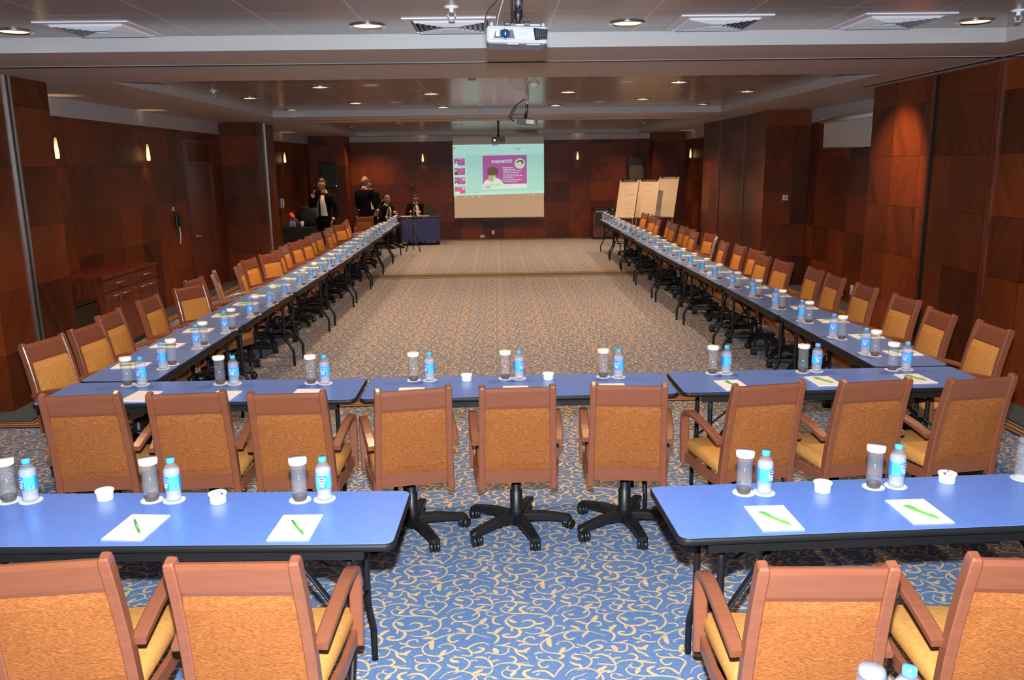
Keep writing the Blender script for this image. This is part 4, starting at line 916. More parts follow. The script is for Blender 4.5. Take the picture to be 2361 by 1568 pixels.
for k in range(4):
    v1 = .735-.185*k; c = 'lit magenta' if k < 3 else 'lit rose'; bm = new_bm(); srect(bm, .012, v1-.14, .130, v1, c, 1)
    stext(bm, 'KONJONKTİVİT', .075, v1-.018, .018, 'lit white', 2)
    if k == 0: sell(bm, .105, v1-.035, .016, .026, 'lit rose', 2); sell(bm, .034, v1-.06, .013, .03, 'lit hair', 2); sell(bm, .036, v1-.07, .009, .024, 'lit cream', 2.4); spoly(bm, [(.012, v1-.14), (.02, v1-.105), (.04, v1-.095), (.065, v1-.14)], 'lit white', 2.6)
    if k == 1: sell(bm, .108, v1-.035, .014, .022, 'lit rose', 2); spoly(bm, [(.018, v1-.14), (.016, v1-.05), (.03, v1-.02), (.045, v1-.06), (.055, v1-.14)], 'lit hair', 2); sell(bm, .030, v1-.055, .009, .028, 'lit cream', 2.4)
    if k == 2: sell(bm, .112, v1-.04, .016, .026, 'lit white', 2); sell(bm, .112, v1-.04, .011, .018, 'lit face', 2.3); spoly(bm, [(.014, v1-.13), (.02, v1-.04), (.035, v1-.05), (.045, v1-.10), (.055, v1-.14)], 'lit hair', 2); sell(bm, .028, v1-.06, .010, .026, 'lit face', 2.4); spoly(bm, [(.012, v1-.14), (.03, v1-.10), (.055, v1-.14)], 'lit white', 2.6)
    if k == 3: sell(bm, .112, v1-.04, .012, .024, 'lit white', 2); spoly(bm, [(.014, v1-.14), (.02, v1-.09), (.045, v1-.08), (.06, v1-.10), (.072, v1-.14)], 'lit white', 2); sell(bm, .035, v1-.085, .017, .016, 'lit orange', 2.4)
    for i in range(3): srect(bm, .06, v1-.065-.022*i, .10, v1-.058-.022*i, 'lit rose' if k == 3 else 'lit violet', 2)
    obj('slide_thumbnail', bm, smats, pi_)
bm = new_bm()
def tb_rect(u0, v0, u1, v1, mi): quad(bm, [sp(u0, v0, 1), sp(u1, v0, 1), sp(u1, v1, 1), sp(u0, v1, 1)], SI[mi])
for u, c in ((.012, 'lit white'), (.125, 'lit yellow'), (.165, 'lit grey'), (.20, 'lit cream'), (.24, 'lit grey'), (.28, 'lit white'), (.875, 'lit white'), (.90, 'lit grey'), (.93, 'lit grey'), (.955, 'lit grey')): tb_rect(u, -.042, u+.013, -.020, c)
obj('taskbar_icons', bm, smats, pi_)

# rolled-down small screen on the right wall recess
t = thing('roller_screen', 'pale rolled-down screen high on right wall between the wood pillars', 'screen', (4.98, 11.95, 0))
bm = new_bm(); add_box(bm, .0, -.02, 2.375, .004, 1.62, .36); obj('screen_cloth', bm, 'blind', t)
bm = new_bm(); add_tube(bm, [(0, -.98, 2.59), (0, .93, 2.58)], .028, 14); add_box(bm, .03, .90, 2.59, .07, .03, .06); add_box(bm, .03, -.95, 2.59, .07, .03, .06); obj('roller_tube', bm, 'blind', t)
bm = new_bm(); add_tube(bm, [(0, -.84, 2.19), (0, .80, 2.19)], .010, 10); obj('bottom_bar', bm, 'coffer_face', t)

# ================================================================== CABINETS AND WALL FITTINGS, LEFT
t = thing('sideboard_cabinet', 'dark red wooden sideboard with drawers against left wall', 'cabinet', (-4.55, 9.66, 0))
bm = new_bm(); add_box(bm, 0, 0, .45, .58, 1.42, .78); add_box(bm, -.01, 0, .03, .54, 1.38, .06, mi=1); obj('body', bm, ['dark_wood', 'very_dark_wood'], t)
bm = new_bm(); add_box(bm, .005, 0, .858, .62, 1.46, .032, bev=.005); obj('top', bm, 'dark_wood', t)
for k in range(2):
    yc = -.355+.71*k; bm = new_bm(); add_box(bm, .295, yc, .765, .018, .69, .125, bev=.003); dr = obj('drawer', bm, 'dark_wood', t)
    bm = new_bm(); add_tube(bm, [(.335, yc-.11, .775), (.335, yc+.11, .775)], .006, 8); add_tube(bm, [(.30, yc-.09, .775), (.336, yc-.09, .775)], .004, 6); add_tube(bm, [(.30, yc+.09, .775), (.336, yc+.09, .775)], .004, 6); obj('handle', bm, 'steel', dr)
for k in range(4):
    yc = -.53+.353*k; bm = new_bm(); add_box(bm, .295, yc, .385, .018, .342, .60, bev=.003); dr = obj('cabinet_door', bm, 'dark_wood', t)
    hy = yc+(.06 if k % 2 == 0 else -.06); bm = new_bm(); add_tube(bm, [(.335, hy-.095, .645), (.335, hy+.095, .645)], .006, 8); add_tube(bm, [(.30, hy-.08, .645), (.336, hy-.08, .645)], .004, 6); add_tube(bm, [(.30, hy+.08, .645), (.336, hy+.08, .645)], .004, 6); obj('handle', bm, 'steel', dr)
t = thing('minibar_cabinet', 'low nearly black cabinet standing open beside the wooden sideboard', 'cabinet', (-4.59, 8.66, 0))
bm = new_bm(); add_box(bm, -.26, 0, .32, .02, .50, .62); add_box(bm, .26, 0, .32, .02, .50, .62); add_box(bm, 0, 0, .63, .54, .50, .02); add_box(bm, 0, 0, .03, .54, .50, .04); add_box(bm, 0, .24, .33, .52, .015, .60); obj('body', bm, 'very_dark_wood', t)
bm = new_bm(); add_box(bm, 0, 0, .33, .50, .44, .012); obj('shelf', bm, 'very_dark_wood', t)
def wall_phone(x, y, z, m_, lab, cord_x):
    t = thing('wall_phone', lab, 'telephone', (x, y, z), 0, 'wall telephones')
    bm = new_bm(); add_box(bm, .018, 0, 0, .036, .07, .22, bev=.010); obj('base', bm, m_, t)
    bm = new_bm(); add_tube(bm, catmull([(.045, 0, .10), (.062, 0, .06), (.064, 0, -.04), (.045, 0, -.10)], 4), .02, 10, radii=None); obj('handset', bm, m_, t)
    bm = new_bm(); add_tube(bm, catmull([(.045, 0, -.10), (.05, .01, -.18), (.04, .02, -.30), (.03, .025, -.36)], 4), .009, 8); obj('cord', bm, cord_x, t)
wall_phone(-4.87, 12.78, 1.25, 'black_plastic', 'black wall telephone with pale hanging cord beside the left door', 'white_plastic')
wall_phone(-4.87, 19.08, 1.22, 'white_plastic', 'pale wall telephone on far left wall behind the man phoning', 'grey_plastic')
def plate(name, x, y, z, nrm, w, h, m_, lab, cat, grp=None):
    bm = new_bm(); add_box(bm, .006, 0, 0, .012, w, h, bev=.002); add_box(bm, .0125, 0, 0, .004, w*.55, h*.55, mi=1)
    o = obj(name, bm, [m_, 'coffer_face'], None, (x, y, z)); o.rotation_euler = (0, 0, math.atan2(nrm[1], nrm[0])); tag(o, lab, cat, grp)
plate('wall_hook', -4.87, 12.72, 1.42, (1, 0), .05, .06, 'white_plastic', 'small white holder above the black wall telephone', 'wall fitting')
plate('light_switch', -4.87, 12.90, 1.03, (1, 0), .09, .09, 'black_plastic', 'dark framed switch plate below the black wall telephone', 'switch')
plate('light_switch', 4.69, 13.447, 1.43, (0, -1), .085, .085, 'white_plastic', 'white square switch on the dark right-hand pillar', 'switch')
plate('wall_socket', 5.05, 11.52, .20, (-1, 0), .08, .14, 'white_plastic', 'white wall socket low on right wall between the chairs', 'socket', 'wall sockets')
plate('wall_socket', 5.05, 12.85, .12, (-1, 0), .09, .07, 'black_plastic', 'dark wall socket low on right wall, farther one', 'socket', 'wall sockets')
plate('wall_socket', 5.05, 11.80, .10, (-1, 0), .08, .08, 'black_plastic', 'dark wall socket low on right wall next to the white one', 'socket', 'wall sockets')
plate('wall_socket', -.07, 23.1, .18, (0, -1), .07, .10, 'white_plastic', 'white wall socket on back wall under the projection screen', 'socket', 'wall sockets')
plate('wall_socket', -.37, 23.1, .07, (0, -1), .12, .06, 'white_plastic', 'low pale wall socket at foot of back wall under screen', 'socket', 'wall sockets')

# ================================================================== FAR END
def wall_speaker(x, y, z, lab, led):
    t = thing('wall_loudspeaker', lab, 'loudspeaker', (x, y, z), 0, 'wall loudspeakers')
    bm = new_bm(); add_box(bm, 0, .12, .33, .44, .24, .66, bev=.02); obj('cabinet', bm, 'black_plastic', t)
    bm = new_bm(); add_prism(bm, rrect(.38, .42, .10, 6), 0, .015, mtx=Matrix.Translation((.02, 0, .24)) @ Matrix.Rotation(PI/2, 4, 'X')); obj('grille', bm, 'speaker', t)
    if led:
        bm = new_bm(); add_lathe(bm, [(0, .006), (.012, .005), (.014, 0)], 12, mtx=Matrix.Translation((.20, -.012, .06)) @ Matrix.Rotation(PI/2, 4, 'X'), cap=False); obj('indicator_light', bm, 'led_blue', t)
M['led_blue'] = mat('blue led', (.05, .05, .6), .4, emit=(.12, .14, 1), emit_s=5); M['led_green'] = mat('green led', (.05, .4, .1), .4, emit=(.1, 1, .3), emit_s=2.5); M['red_tip'] = mat('red tip', (.9, .08, .04), .5, emit=(1, .08, .04), emit_s=.45)
wall_speaker(-4.34, 22.05, 1.47, 'black loudspeaker on left pillar behind the man phoning, blue light', True)
wall_speaker(3.84, 22.85, 1.50, 'black loudspeaker on back wall above the flipcharts', False)
def flipchart(x, y, z0, z1, w, tilt, yaw, lab, marks):
    t = thing('flipchart_easel', lab, 'flipchart', (x, y, 0), math.radians(yaw), 'flipchart easels')
    H = (z1-z0)/.963; B_ = Matrix.Translation((0, 0, z0)) @ Matrix.Rotation(math.radians(-15.5), 4, 'X') @ Matrix.Rotation(math.radians(tilt), 4, 'Y')
    bm = new_bm(); add_box(bm, 0, .012, H/2, w, .018, H, mtx=B_); obj('board', bm, 'board_white', t)
    bm = new_bm(); add_box(bm, 0, 0, H-.02, w*.86, .02, .035, mtx=B_, mi=1)
    for s in (-1, 1): add_box(bm, s*w*.36, -.01, H+.005, .05, .03, .045, mtx=B_)
    obj('paper_clamp', bm, ['black_plastic', 'steel'], t)
    bm = new_bm()
    for k in marks:
        u0, u1, v, mi, s_ = k; r2 = random.Random(int(u0*100+v*1000)); x_ = u0
        while x_ < u1:
            dx = r2.uniform(.012, .03); P = [(w*(x_-.5), -.0005, H*v+r2.uniform(-.012, .012)), (w*(x_-.5)+dx*.6, -.0005, H*v+r2.uniform(-.02, .02)), (w*(x_-.5)+dx, -.0005, H*v+r2.uniform(-.012, .012))]
            b0 = len(bm.verts); add_sweep(bm, [B_ @ Vector(p) for p in P], .002, s_, up=(0, 0, 1), mi=mi); x_ += (dx+r2.uniform(.006, .014))/w
    if marks: obj('handwriting', bm, ['ink', 'faded_red'], t)
    else: bm.free()
    bm = new_bm(); add_box(bm, 0, -.03, -.01, w*.9, .07, .02, mtx=B_); obj('pen_tray', bm, 'grey_plastic', t)
    for s in (-1, 1):
        bm = new_bm(); p = B_ @ Vector((s*w*.42, .03, .0)); add_tube(bm, [B_ @ Vector((s*w*.40, .03, H*.5)), (p.x, p.y, p.z), (p.x+s*.03, p.y-.12, .0)], .012, 8); obj('leg', bm, 'steel', t)
    bm = new_bm(); p = B_ @ Vector((0, .03, H*.8)); add_tube(bm, [p, (p.x*.3, .62, 0)], .012, 8); obj('rear_leg', bm, 'steel', t)
M['faded_red'] = mat('faded red marker', (.62, .20, .18), .8)
flipchart(3.10, 20.0, .722, 1.612, .50, 0, -36, 'left of three flipcharts, faint red and grey handwriting', [(.35, .75, .90, 0, .004), (.3, .7, .76, 0, .003), (.45, .85, .625, 1, .008), (.35, .85, .38, 0, .003), (.4, .85, .25, 0, .003), (.5, .75, .14, 0, .003)])
flipchart(3.59, 20.0, .715, 1.613, .53, 0, -36, 'middle of three flipcharts, cream sheet with faint writing', [(.25, .75, .88, 0, .003), (.35, .5, .72, 0, .004), (.3, .75, .52, 0, .003)])
flipchart(4.05, 20.0, .73, 1.673, .52, 0, -38, 'right of three flipcharts, tallest, blank cream sheet', [])
# equipment cabinet behind the right row
t = thing('equipment_cabinet', 'dark wooden equipment cabinet at back wall left of the flipcharts', 'cabinet', (2.95, 22.4, 0))
bm = new_bm(); add_box(bm, 0, .25, .40, .62, .5, .66); add_box(bm, 0, .25, .04, .56, .44, .07, mi=1); add_box(bm, -.0, -.004, .52, .50, .01, .36, mi=1); obj('body', bm, ['dark_wood', 'very_dark_wood'], t)
bm = new_bm(); add_lathe(bm, [(0, .012), (.012, .01), (.014, 0)], 12, mtx=Matrix.Translation((-.02, -.001, .18)) @ Matrix.Rotation(PI/2, 4, 'X'), cap=False); obj('knob', bm, 'chrome', t)
t = thing('sound_mixer', 'black and silver mixer on top of the equipment cabinet', 'mixer', (2.86, 22.55, .73))
bm = new_bm(); add_box(bm, 0, .1, .05, .40, .34, .10, bev=.01); obj('case', bm, 'black_plastic', t)
bm = new_bm(); add_box(bm, .02, -.075, .02, .34, .012, .022); obj('front_strip', bm, 'steel', t)
t = thing('amplifier_box', 'small black box with green light beside the mixer', 'amplifier', (3.15, 22.55, .73))
bm = new_bm(); add_box(bm, 0, .1, .05, .16, .28, .10, bev=.006); obj('case', bm, 'black_plastic', t)
bm = new_bm(); add_lathe(bm, [(0, .004), (.009, .003), (.010, 0)], 10, mtx=Matrix.Translation((.03, -.042, .06)) @ Matrix.Rotation(PI/2, 4, 'X'), cap=False); obj('indicator_light', bm, 'led_green', t)

# speaker's table with blue skirt, turned towards the room
M['top_dark'] = mat('dark table top', (.02, .022, .035), .4)
t = thing('skirted_table', 'presenter table with dark blue cloth skirt near back wall', 'table', (-2.07, 21.75, 0), math.radians(7))
bm = new_bm(); add_box(bm, 0, 0, .725, 1.25, .62, .03, bev=.004); obj('top', bm, 'top_dark', t)
bm = new_bm(); add_box(bm, .11, -.30, .39, .98, .02, .60); add_box(bm, .60, 0, .39, .02, .58, .60); obj('skirt', bm, 'skirt_blue', t)
bm = new_bm()
for sx in (-1, 1): add_box(bm, sx*.56, 0, .36, .03, .5, .70); add_box(bm, sx*.56, 0, .02, .06, .6, .04)
add_box(bm, -.5, -.29, .38, .22, .015, .66); obj('frame', bm, 'black_metal', t)

t = thing('laptop', 'open black laptop on the presenter table', 'laptop', (-1.75, 21.80, .741), math.radians(-12))
bm = new_bm(); add_box(bm, 0, 0, .009, .34, .24, .018, bev=.003); obj('keyboard_base', bm, 'black_plastic', t)
bm = new_bm(); add_box(bm, 0, .15, .115, .34, .012, .22, rot=(math.radians(-16), 0, 0), bev=.003); obj('display_lid', bm, 'black_plastic', t)
bm = new_bm(); add_lathe(bm, [(0, 0), (.03, 0), (.04, .09), (.042, .10), (0, .10)], 18); tag(obj('paper_cup', bm, 'paper', None, (-2.55, 21.42, .741)), 'white cup at the left end of presenter table', 'cup')
bm = new_bm(); add_lathe(bm, [(0, 0), (.028, 0), (.028, .11), (.034, .112), (.034, .13), (0, .13)], 18); tag(obj('covered_glass', bm, ['lid_paper'], None, (-2.02, 21.62, .741)), 'white-lidded glass beside the laptop on presenter table', 'glass')
for k, (x, y, a, w_, lab) in enumerate([(-2.20, 21.52, 10, .22, 'white papers on presenter table in front of seated man'), (-1.85, 21.56, -5, .30, 'white papers on presenter table by the laptop'), (-2.38, 21.50, 30, .10, 'crumpled white paper on presenter table beside cup')]):
    bm = new_bm(); add_box(bm, 0, 0, .006, w_, .15, .010, bev=.002); o = obj('paper_stack', bm, 'paper', None, (x, y, .741)); o.rotation_euler = (0, 0, math.radians(a)); tag(o, lab, 'paper')
# camera tripod in front of the presenter table
t = thing('camera_tripod', 'tall black tripod stand in front of the presenter table', 'tripod', (-1.98, 20.1, 0))
bm = new_bm(); add_tube(bm, [(0, 0, .62), (0, 0, 1.50)], .013, 10); add_lathe(bm, [(.022, .60), (.03, .66), (.022, .74)], 14); obj('centre_column', bm, 'black_metal', t)
for a in (-62, -118, 100):
    bm = new_bm(); c, s = math.cos(math.radians(a)), math.sin(math.radians(a)); add_tube(bm, [(0, 0, .72), (c*.36, s*.36, 0)], .012, 8); obj('leg', bm, 'black_metal', t)
bm = new_bm(); add_box(bm, 0, 0, 1.52, .07, .06, .10, bev=.02); add_box(bm, -.02, 0, 1.60, .03, .03, .06, bev=.008); obj('head', bm, 'black_plastic', t)
# dark side table with black bag, far left
t = thing('side_table', 'dark table at far left wall carrying a black bag', 'table', (-4.33, 18.55, 0))
bm = new_bm(); add_box(bm, 0, 0, .725, .72, .55, .03); obj('top', bm, 'top_dark', t)
bm = new_bm(); add_box(bm, 0, -.26, .36, .68, .02, .70); add_box(bm, .33, 0, .36, .02, .52, .70); add_box(bm, -.33, 0, .36, .02, .52, .70); obj('skirt', bm, 'black_cloth', t)
bm = new_bm(); bmesh.ops.create_icosphere(bm, subdivisions=3, radius=1)
for v in bm.verts:
    n_ = .10*math.sin(5*v.co.x+1)*math.cos(4*v.co.y+v.co.z*3); v.co = v.co*(1+n_); v.co.x *= .27; v.co.y *= .18; v.co.z = max(v.co.z*.24, -.20)+.20
    v.co.x += -.12*(v.co.z-.2)
tag(obj('black_bag', bm, 'black_cloth', None, (-4.12, 18.55, .741), smooth=True), 'bulky black bag heaped on the dark far left table', 'bag')
t = thing('signal_torch', 'dark torch with glowing red tip leaning against the black bag', 'torch', (-4.28, 18.43, .742)); t.rotation_euler = (0, math.radians(-38), 0)
bm = new_bm(); add_tube(bm, [(0, 0, .012), (0, 0, .26)], .018, 10); obj('handle', bm, 'grey_plastic', t)
bm = new_bm(); add_lathe(bm, [(0, .25), (.024, .26), (.036, .31), (.030, .36), (0, .38)], 14); obj('red_tip', bm, 'red_tip', t)
for k, (x, lab) in enumerate([(-4.48, 'outer of two small bottles on the dark far left table'), (-4.41, 'inner of two small bottles on the dark far left table')]): put('b', x, 18.32, .741, 0, lab, 'bottles on the far left table')
bm = new_bm(); add_lathe(bm, [(0, 0), (.035, 0), (.04, .12), (0, .12)], 16); tag(obj('paper_cup', bm, 'paper', None, (-4.24, 18.34, .741)), 'white cup on the dark far left table', 'cup')

# ================================================================== PEOPLE
STAND = dict(pelvis=(0, 0, .95), waist=(0, .0, 1.10), chest=(0, .01, 1.30), upper=(0, .02, 1.43), neck=(0, .01, 1.52), head=(0, -.01, 1.60),
             sL=(.175, .01, 1.43), eL=(.25, .03, 1.15), wL=(.25, -.06, .90), sR=(-.175, .01, 1.43), eR=(-.25, .03, 1.15), wR=(-.25, -.06, .90),
             hL=(.09, 0, .90), kL=(.10, -.02, .49), aL=(.11, .02, .085), tL=(.12, -.13, .035), hR=(-.09, 0, .90), kR=(-.10, -.02, .49), aR=(-.11, .02, .085), tR=(-.12, -.13, .035))
def skin_mesh(J, edges, rad, root, sub=2):
    names = list(dict.fromkeys(n for e in edges for n in e)); me = bpy.data.meshes.new('s')
    me.from_pydata([J[n] for n in names], [(names.index(a), names.index(b)) for a, b in edges], []); o = bpy.data.objects.new('s', me); C.objects.link(o)
    mo = o.modifiers.new('k', 'SKIN'); mo.use_smooth_shade = True
    if not me.skin_vertices: bpy.context.view_layer.update()
    for i, n in enumerate(names):
        sv = me.skin_vertices[0].data[i]; r = rad[n]; sv.radius = (r, r); sv.use_root = (n == root)
    o.modifiers.new('u', 'SUBSURF').levels = sub
    bpy.context.view_layer.update(); ev = o.evaluated_get(bpy.context.evaluated_depsgraph_get()); out = bpy.data.meshes.new_from_object(ev)
    bpy.data.objects.remove(o); bpy.data.meshes.remove(me); return out
def voxel(bm, size):
    me = bpy.data.meshes.new('v'); bm.to_mesh(me); bm.free(); o = bpy.data.objects.new('v', me); C.objects.link(o)
    r = o.modifiers.new('r', 'REMESH'); r.mode = 'VOXEL'; r.voxel_size = size; r.use_smooth_shade = True
    s = o.modifiers.new('s', 'SMOOTH'); s.iterations = 2; s.factor = .5
    bpy.context.view_layer.update(); out = bpy.data.meshes.new_from_object(o.evaluated_get(bpy.context.evaluated_depsgraph_get()))
    bpy.data.objects.remove(o); bpy.data.meshes.remove(me); return out
def link_mesh(name, me, m_, parent):
    me.materials.clear(); me.materials.append(M[m_]); me.name = name
    for p in me.polygons: p.use_smooth = True; p.material_index = 0
    o = bpy.data.objects.new(name, me); C.objects.link(o); o.parent = parent; return o
def head_bm(bm, mt):
    b0 = set(bm.verts); bmesh.ops.create_uvsphere(bm, u_segments=24, v_segments=16, radius=1); vs = [v for v in bm.verts if v not in b0]
    for v in vs:
        x, y, z = v.co; j = 1-.28*max(0, -z)**1.2; v.co = Vector((x*.076*j, y*.095*(1-.10*max(0, -z))+(-.008 if z < 0 else 0), z*.118))
    bmesh.ops.transform(bm, matrix=mt, verts=vs)
    for (c, s) in (((0, -.098, -.012), (.013, .018, .026)), ((0, -.088, -.055), (.024, .010, .006)), ((0, -.082, -.066), (.022, .012, .006)), ((.078, .0, -.01), (.010, .020, .030)), ((-.078, .0, -.01), (.010, .020, .030)), ((0, -.085, .030), (.050, .012, .008)), ((0, -.070, -.095), (.030, .022, .018))):
        b1 = set(bm.verts); bmesh.ops.create_uvsphere(bm, u_segments=10, v_segments=8, radius=1); ws = [v for v in bm.verts if v not in b1]
        bmesh.ops.transform(bm, matrix=mt @ Matrix.Translation(c) @ Matrix.Diagonal((*s, 1)), verts=ws)
def hand_bm(bm, w, d, side, curl=.5):
    """palm and five fingers from the wrist w along direction d"""
    d = Vector(d).normalized(); w = Vector(w); s = d.cross(Vector((0, 0, 1)))
    if s.length < .2: s = d.cross(Vector((0, 1, 0)))
    s.normalize(); n = s.cross(d).normalized()
    add_sweep(bm, [w-d*.02, w+d*.02, w+d*.055, w+d*.09], .07, .03, up=n, sizes=[(.045, .035), (.060, .032), (.078, .030), (.074, .026)], ch=.5)
    for i, L in enumerate((.066, .075, .070, .055)):
        b = w+d*.085+s*(.030-.020*i); q1 = b+d*L*.45-n*.012*curl*2; q2 = q1+(d*math.cos(1.1*curl)-n*math.sin(1.1*curl))*L*.35; q3 = q2+(d*math.cos(1.9*curl)-n*math.sin(1.9*curl))*L*.28
        add_tube(bm, [b, q1, q2, q3], .009, 8, radii=[.0095, .009, .0085, .007])
    b = w+d*.03+s*.034*side; add_tube(bm, [b, b+s*.022*side+d*.03, b+s*.026*side+d*.055-n*.01], .010, 8, radii=[.012, .0105, .008])
def person(label, loc, rz, J, head_rot=(0, 0, 0), hair='hair_dark', bald=False, hands=(.5, .5), handdir=(None, None), shirt=True, grp=None, trous='suit', pocket=False, sc=1.0):
    P = dict(STAND); P.update(J); t = thing('person', label, 'person', loc, rz, grp); t.scale = (sc, sc, sc)
    R_ = dict(pelvis=.10, waist=.10, chest=.13, upper=.09, neck=.055, head=.05, sL=.062, sR=.062, eL=.042, eR=.042, wL=.027, wR=.027, hL=.07, hR=.07, kL=.055, kR=.055, aL=.038, aR=.038, tL=.033, tR=.033)
    E_ = [('pelvis', 'waist'), ('waist', 'chest'), ('chest', 'upper'), ('upper', 'neck'), ('neck', 'head'), ('upper', 'sL'), ('sL', 'eL'), ('eL', 'wL'), ('upper', 'sR'), ('sR', 'eR'), ('eR', 'wR'), ('pelvis', 'hL'), ('hL', 'kL'), ('kL', 'aL'), ('aL', 'tL'), ('pelvis', 'hR'), ('hR', 'kR'), ('kR', 'aR'), ('aR', 'tR')]
    bm = new_bm(); bm.from_mesh(skin_mesh(P, E_, R_, 'pelvis', 1)); hc = Vector(P['head'])+Euler([math.radians(a) for a in head_rot]).to_matrix() @ Vector((0, -.015, .075))
    HM = Matrix.Translation(hc) @ Euler([math.radians(a) for a in head_rot]).to_matrix().to_4x4(); head_bm(bm, HM)
    for k, sd in enumerate(('L', 'R')):
        w = Vector(P['w'+sd]); d = (w-Vector(P['e'+sd])) if handdir[k] is None else Vector(handdir[k]); hand_bm(bm, w, d, -1 if sd == 'L' else 1, hands[k])
    link_mesh('body', voxel(bm, .0075), 'skin', t)
    R2 = {k: v+.022 for k, v in R_.items()}; R2.update(wL=.042, wR=.042, pelvis=.150, waist=.142, chest=.158, upper=.105, sL=.088, sR=.088, eL=.060, eR=.060)
    Pj = dict(P); Pj['hem'] = tuple(Vector(P['pelvis'])+(Vector(P['pelvis'])-Vector(P['waist']))*(.75 if P['kL'][2] < .52 else .05)); R2['hem'] = .15
    Pj['nb'] = tuple(Vector(P['upper'])+(Vector(P['neck'])-Vector(P['upper']))*.55); R2['nb'] = .088
    for sd in 'LR':
        w = Vector(P['w'+sd]); e = Vector(P['e'+sd]); Pj['w'+sd] = tuple(w+(e-w)*.16)
    link_mesh('jacket', skin_mesh(Pj, [('hem', 'pelvis'), ('pelvis', 'waist'), ('waist', 'chest'), ('chest', 'upper'), ('upper', 'nb'), ('upper', 'sL'), ('sL', 'eL'), ('eL', 'wL'), ('upper', 'sR'), ('sR', 'eR'), ('eR', 'wR')], R2, 'waist'), 'suit', t)
    R3 = dict(pelvis=.118, hL=.098, hR=.098, kL=.075, kR=.075, aL=.058, aR=.058); Pt = dict(P); 
    link_mesh('trousers', skin_mesh(Pt, [('pelvis', 'hL'), ('hL', 'kL'), ('kL', 'aL'), ('pelvis', 'hR'), ('hR', 'kR'), ('kR', 'aR')], R3, 'pelvis'), trous, t)
    for sd in 'LR':
        bm = new_bm(); a = Vector(P['a'+sd]); q = Vector(P['t'+sd]); add_sweep(bm, [a+Vector((0, .05, -.045)), a+Vector((0, -.02, -.04)), q+Vector((0, 0, 0)), q+Vector((0, -.03, -.005))], .1, .07, sizes=[(.07, .07), (.085, .09), (.095, .065), (.06, .04)], ch=.5); obj('shoe', bm, 'shoe', t, smooth=True)
    # collar and cuffs
    bm = new_bm(); nk = Vector(P['neck']); hd = Vector(P['head']); d = (hd-nk).normalized(); add_tube(bm, [nk-d*.02, nk+d*.012, nk+d*.045], .07, 16, radii=[.070, .062, .056]); obj('shirt_collar', bm, 'shirt', t)
    for sd in 'LR':
        w = Vector(P['w'+sd]); e = Vector(P['e'+sd]); u = (e-w).normalized(); bm = new_bm(); add_tube(bm, [w+u*.02, w+u*.06], .032, 12, radii=[.033, .037]); obj('cuff', bm, 'shirt', t)
    if shirt:
        a, b = Vector(P['waist'])+(Vector(P['pelvis'])-Vector(P['waist']))*.35, Vector(P['upper'])+Vector((0, 0, .03)); n = 10; bm = new_bm(); rows = []
        for i in range(n+1):
            f = i/n; c = a+(b-a)*f; half = .78-.46*f; r = .160+.014*math.sin(PI*f)-.050*max(0, f-.75)*4*.6; rows.append([bm.verts.new(c+Vector((r*math.sin(half*(k/4-1)+.22), -r*math.cos(half*(k/4-1)+.22)-.004, 0))) for k in range(9)])
        for p_, q_ in zip(rows, rows[1:]):
            for k in range(8): bm.faces.new((p_[k], p_[k+1], q_[k+1], q_[k]))
        s_ = obj('shirt', bm, 'shirt', t, smooth=True)
        bm = new_bm(); rows = []
        for i in range(n+1):
            f = i/n; c = a+(b-a)*f; r = .160+.014*math.sin(PI*f)-.050*max(0, f-.75)*4*.6+.008; w2 = .035-.016*f; rows.append([bm.verts.new(c+Vector((x_, -r-.004, 0))) for x_ in (-w2, 0, w2)])
        for p_, q_ in zip(rows, rows[1:]):
            for k in range(2): bm.faces.new((p_[k], p_[k+1], q_[k+1], q_[k]))
        obj('tie', bm, 'black_cloth', t, smooth=True)
    # hair: cap over the back and top of the skull
    bm = new_bm(); bmesh.ops.create_uvsphere(bm, u_segments=28, v_segments=18, radius=1)
    kill = []
    for v in bm.verts:
        x, y, z = v.co; lim = (.42 if y < -.15 else (-.05 if y < .25 else -.62))
        if z < lim or (bald and z > .42 and y < .95): kill.append(v)
    bmesh.ops.delete(bm, geom=kill, context='VERTS')
    for v in bm.verts: x, y, z = v.co; v.co = Vector((x*.084, y*.101+.006, z*.126+.002))
    bmesh.ops.solidify(bm, geom=bm.faces[:], thickness=.008); bmesh.ops.transform(bm, matrix=HM, verts=bm.verts[:]); obj('hair', bm, hair, t, smooth=True)
    for sx in (-1, 1):
        bm = new_bm(); add_lathe(bm, [(0, .004), (.008, .003), (.011, 0)], 10, mtx=HM @ Matrix.Translation((sx*.030, -.089, .012)) @ Matrix.Rotation(PI/2, 4, 'X'), cap=False); obj('eye', bm, 'hair_dark', t)
    return t
rd = math.radians
# man on the phone
ph = person('man in dark suit and tie holding phone to ear, other hand in pocket', (-3.47, 17.05, 0), rd(-24), dict(eR=(-.30, -.06, 1.20), wR=(-.145, -.15, 1.475), eL=(.27, .06, 1.16), wL=(.21, -.05, .955), head=(.0, -.015, 1.60)), head_rot=(8, 0, -10), handdir=((-.3, -.3, -1), (.30, .35, 1)), hands=(.3, .8), grp='people at the far end', sc=1.0)
bm = new_bm(); add_box(bm, 0, 0, 0, .012, .06, .13, bev=.004); o = obj('mobile_phone', bm, 'black_plastic', None, (-3.603, 16.915, 1.610)); o.rotation_euler = (rd(20), 0, rd(-30)); tag(o, 'black mobile phone held to the ear of standing man', 'phone')
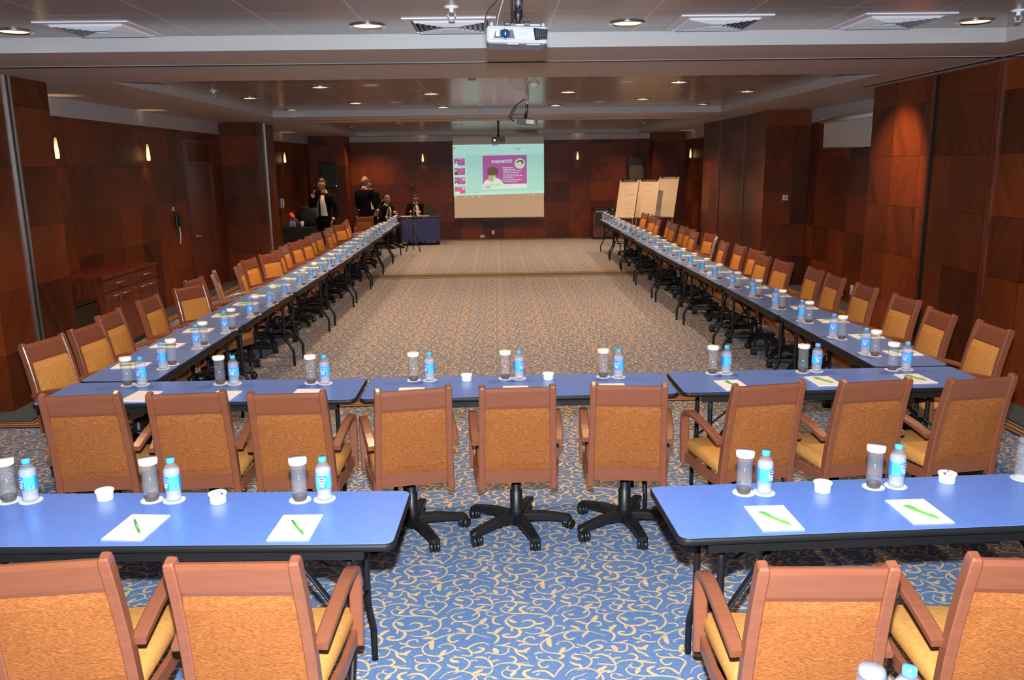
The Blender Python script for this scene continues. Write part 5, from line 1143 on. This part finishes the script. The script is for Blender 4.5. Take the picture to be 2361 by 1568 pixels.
# bald man seen from behind, and the man he talks to
person('bald man in dark suit standing with his back turned', (-3.05, 19.72, 0), rd(158), dict(eL=(.24, -.02, 1.14), wL=(.20, -.18, 1.0), eR=(-.24, -.02, 1.14), wR=(-.18, -.18, 1.0)), head_rot=(4, 0, 0), hair='hair_grey', bald=True, shirt=False, grp='people at the far end', sc=1.0)
person('dark haired man mostly hidden behind the bald man', (-3.03, 20.33, 0), rd(-10), dict(wR=(-.22, -.16, 1.0), wL=(.22, -.16, 1.0)), head_rot=(10, 0, -10), grp='people at the far end', sc=.955)
SIT = dict(pelvis=(0, .03, .69), waist=(0, .02, .775), chest=(0, -.02, .92), upper=(0, -.06, 1.04), neck=(0, -.09, 1.12), head=(0, -.12, 1.19), sL=(.175, -.05, 1.03), sR=(-.175, -.05, 1.03), eL=(.25, -.16, .80), eR=(-.25, -.16, .80), wL=(.14, -.38, .80), wR=(-.14, -.38, .80),
           hL=(.085, .0, .655), hR=(-.085, .0, .655), kL=(.12, -.42, .60), kR=(-.12, -.42, .60), aL=(.13, -.47, .085), aR=(-.13, -.47, .085), tL=(.14, -.61, .035), tR=(-.14, -.61, .035))
person('grey haired man in dark suit seated beside presenter table, hand raised', (-2.80, 21.15, 0), rd(40), dict(SIT, wL=(.08, -.36, .93), eL=(.24, -.14, .82)), head_rot=(16, 0, 0), hair='hair_grey', hands=(.9, .4), grp='people at the far end', sc=.95)
person('man in dark suit seated behind presenter table looking down', (-2.13, 22.40, 0), rd(0), dict(SIT, wL=(.10, -.30, .88), wR=(-.08, -.30, .90)), head_rot=(26, 0, 12), grp='people at the far end', sc=.94)
person('man in black bending over between the two seated men', (-3.03, 22.15, 0), rd(5), dict(pelvis=(0, .25, .92), waist=(0, .14, 1.05), chest=(0, -.05, 1.14), upper=(0, -.20, 1.17), neck=(0, -.28, 1.15), head=(0, -.35, 1.12), sL=(.18, -.18, 1.15), sR=(-.18, -.18, 1.15), eL=(.24, -.25, .90), eR=(-.24, -.25, .90), wL=(.18, -.36, .78), wR=(-.18, -.36, .78), hL=(.09, .25, .88), hR=(-.09, .25, .88), kL=(.10, .22, .48), kR=(-.10, .22, .48), aL=(.11, .27, .085), aR=(-.11, .27, .085), tL=(.12, .13, .035), tR=(-.12, .13, .035)), head_rot=(55, 0, 0), shirt=False, grp='people at the far end')
dup(base, (-2.80, 21.17, 0), rd(220), 'armchair under the grey haired seated man at far end', 'armchairs at the far end'); dup(base, (-2.13, 22.43, 0), rd(180), 'armchair under the man seated behind presenter table', 'armchairs at the far end')
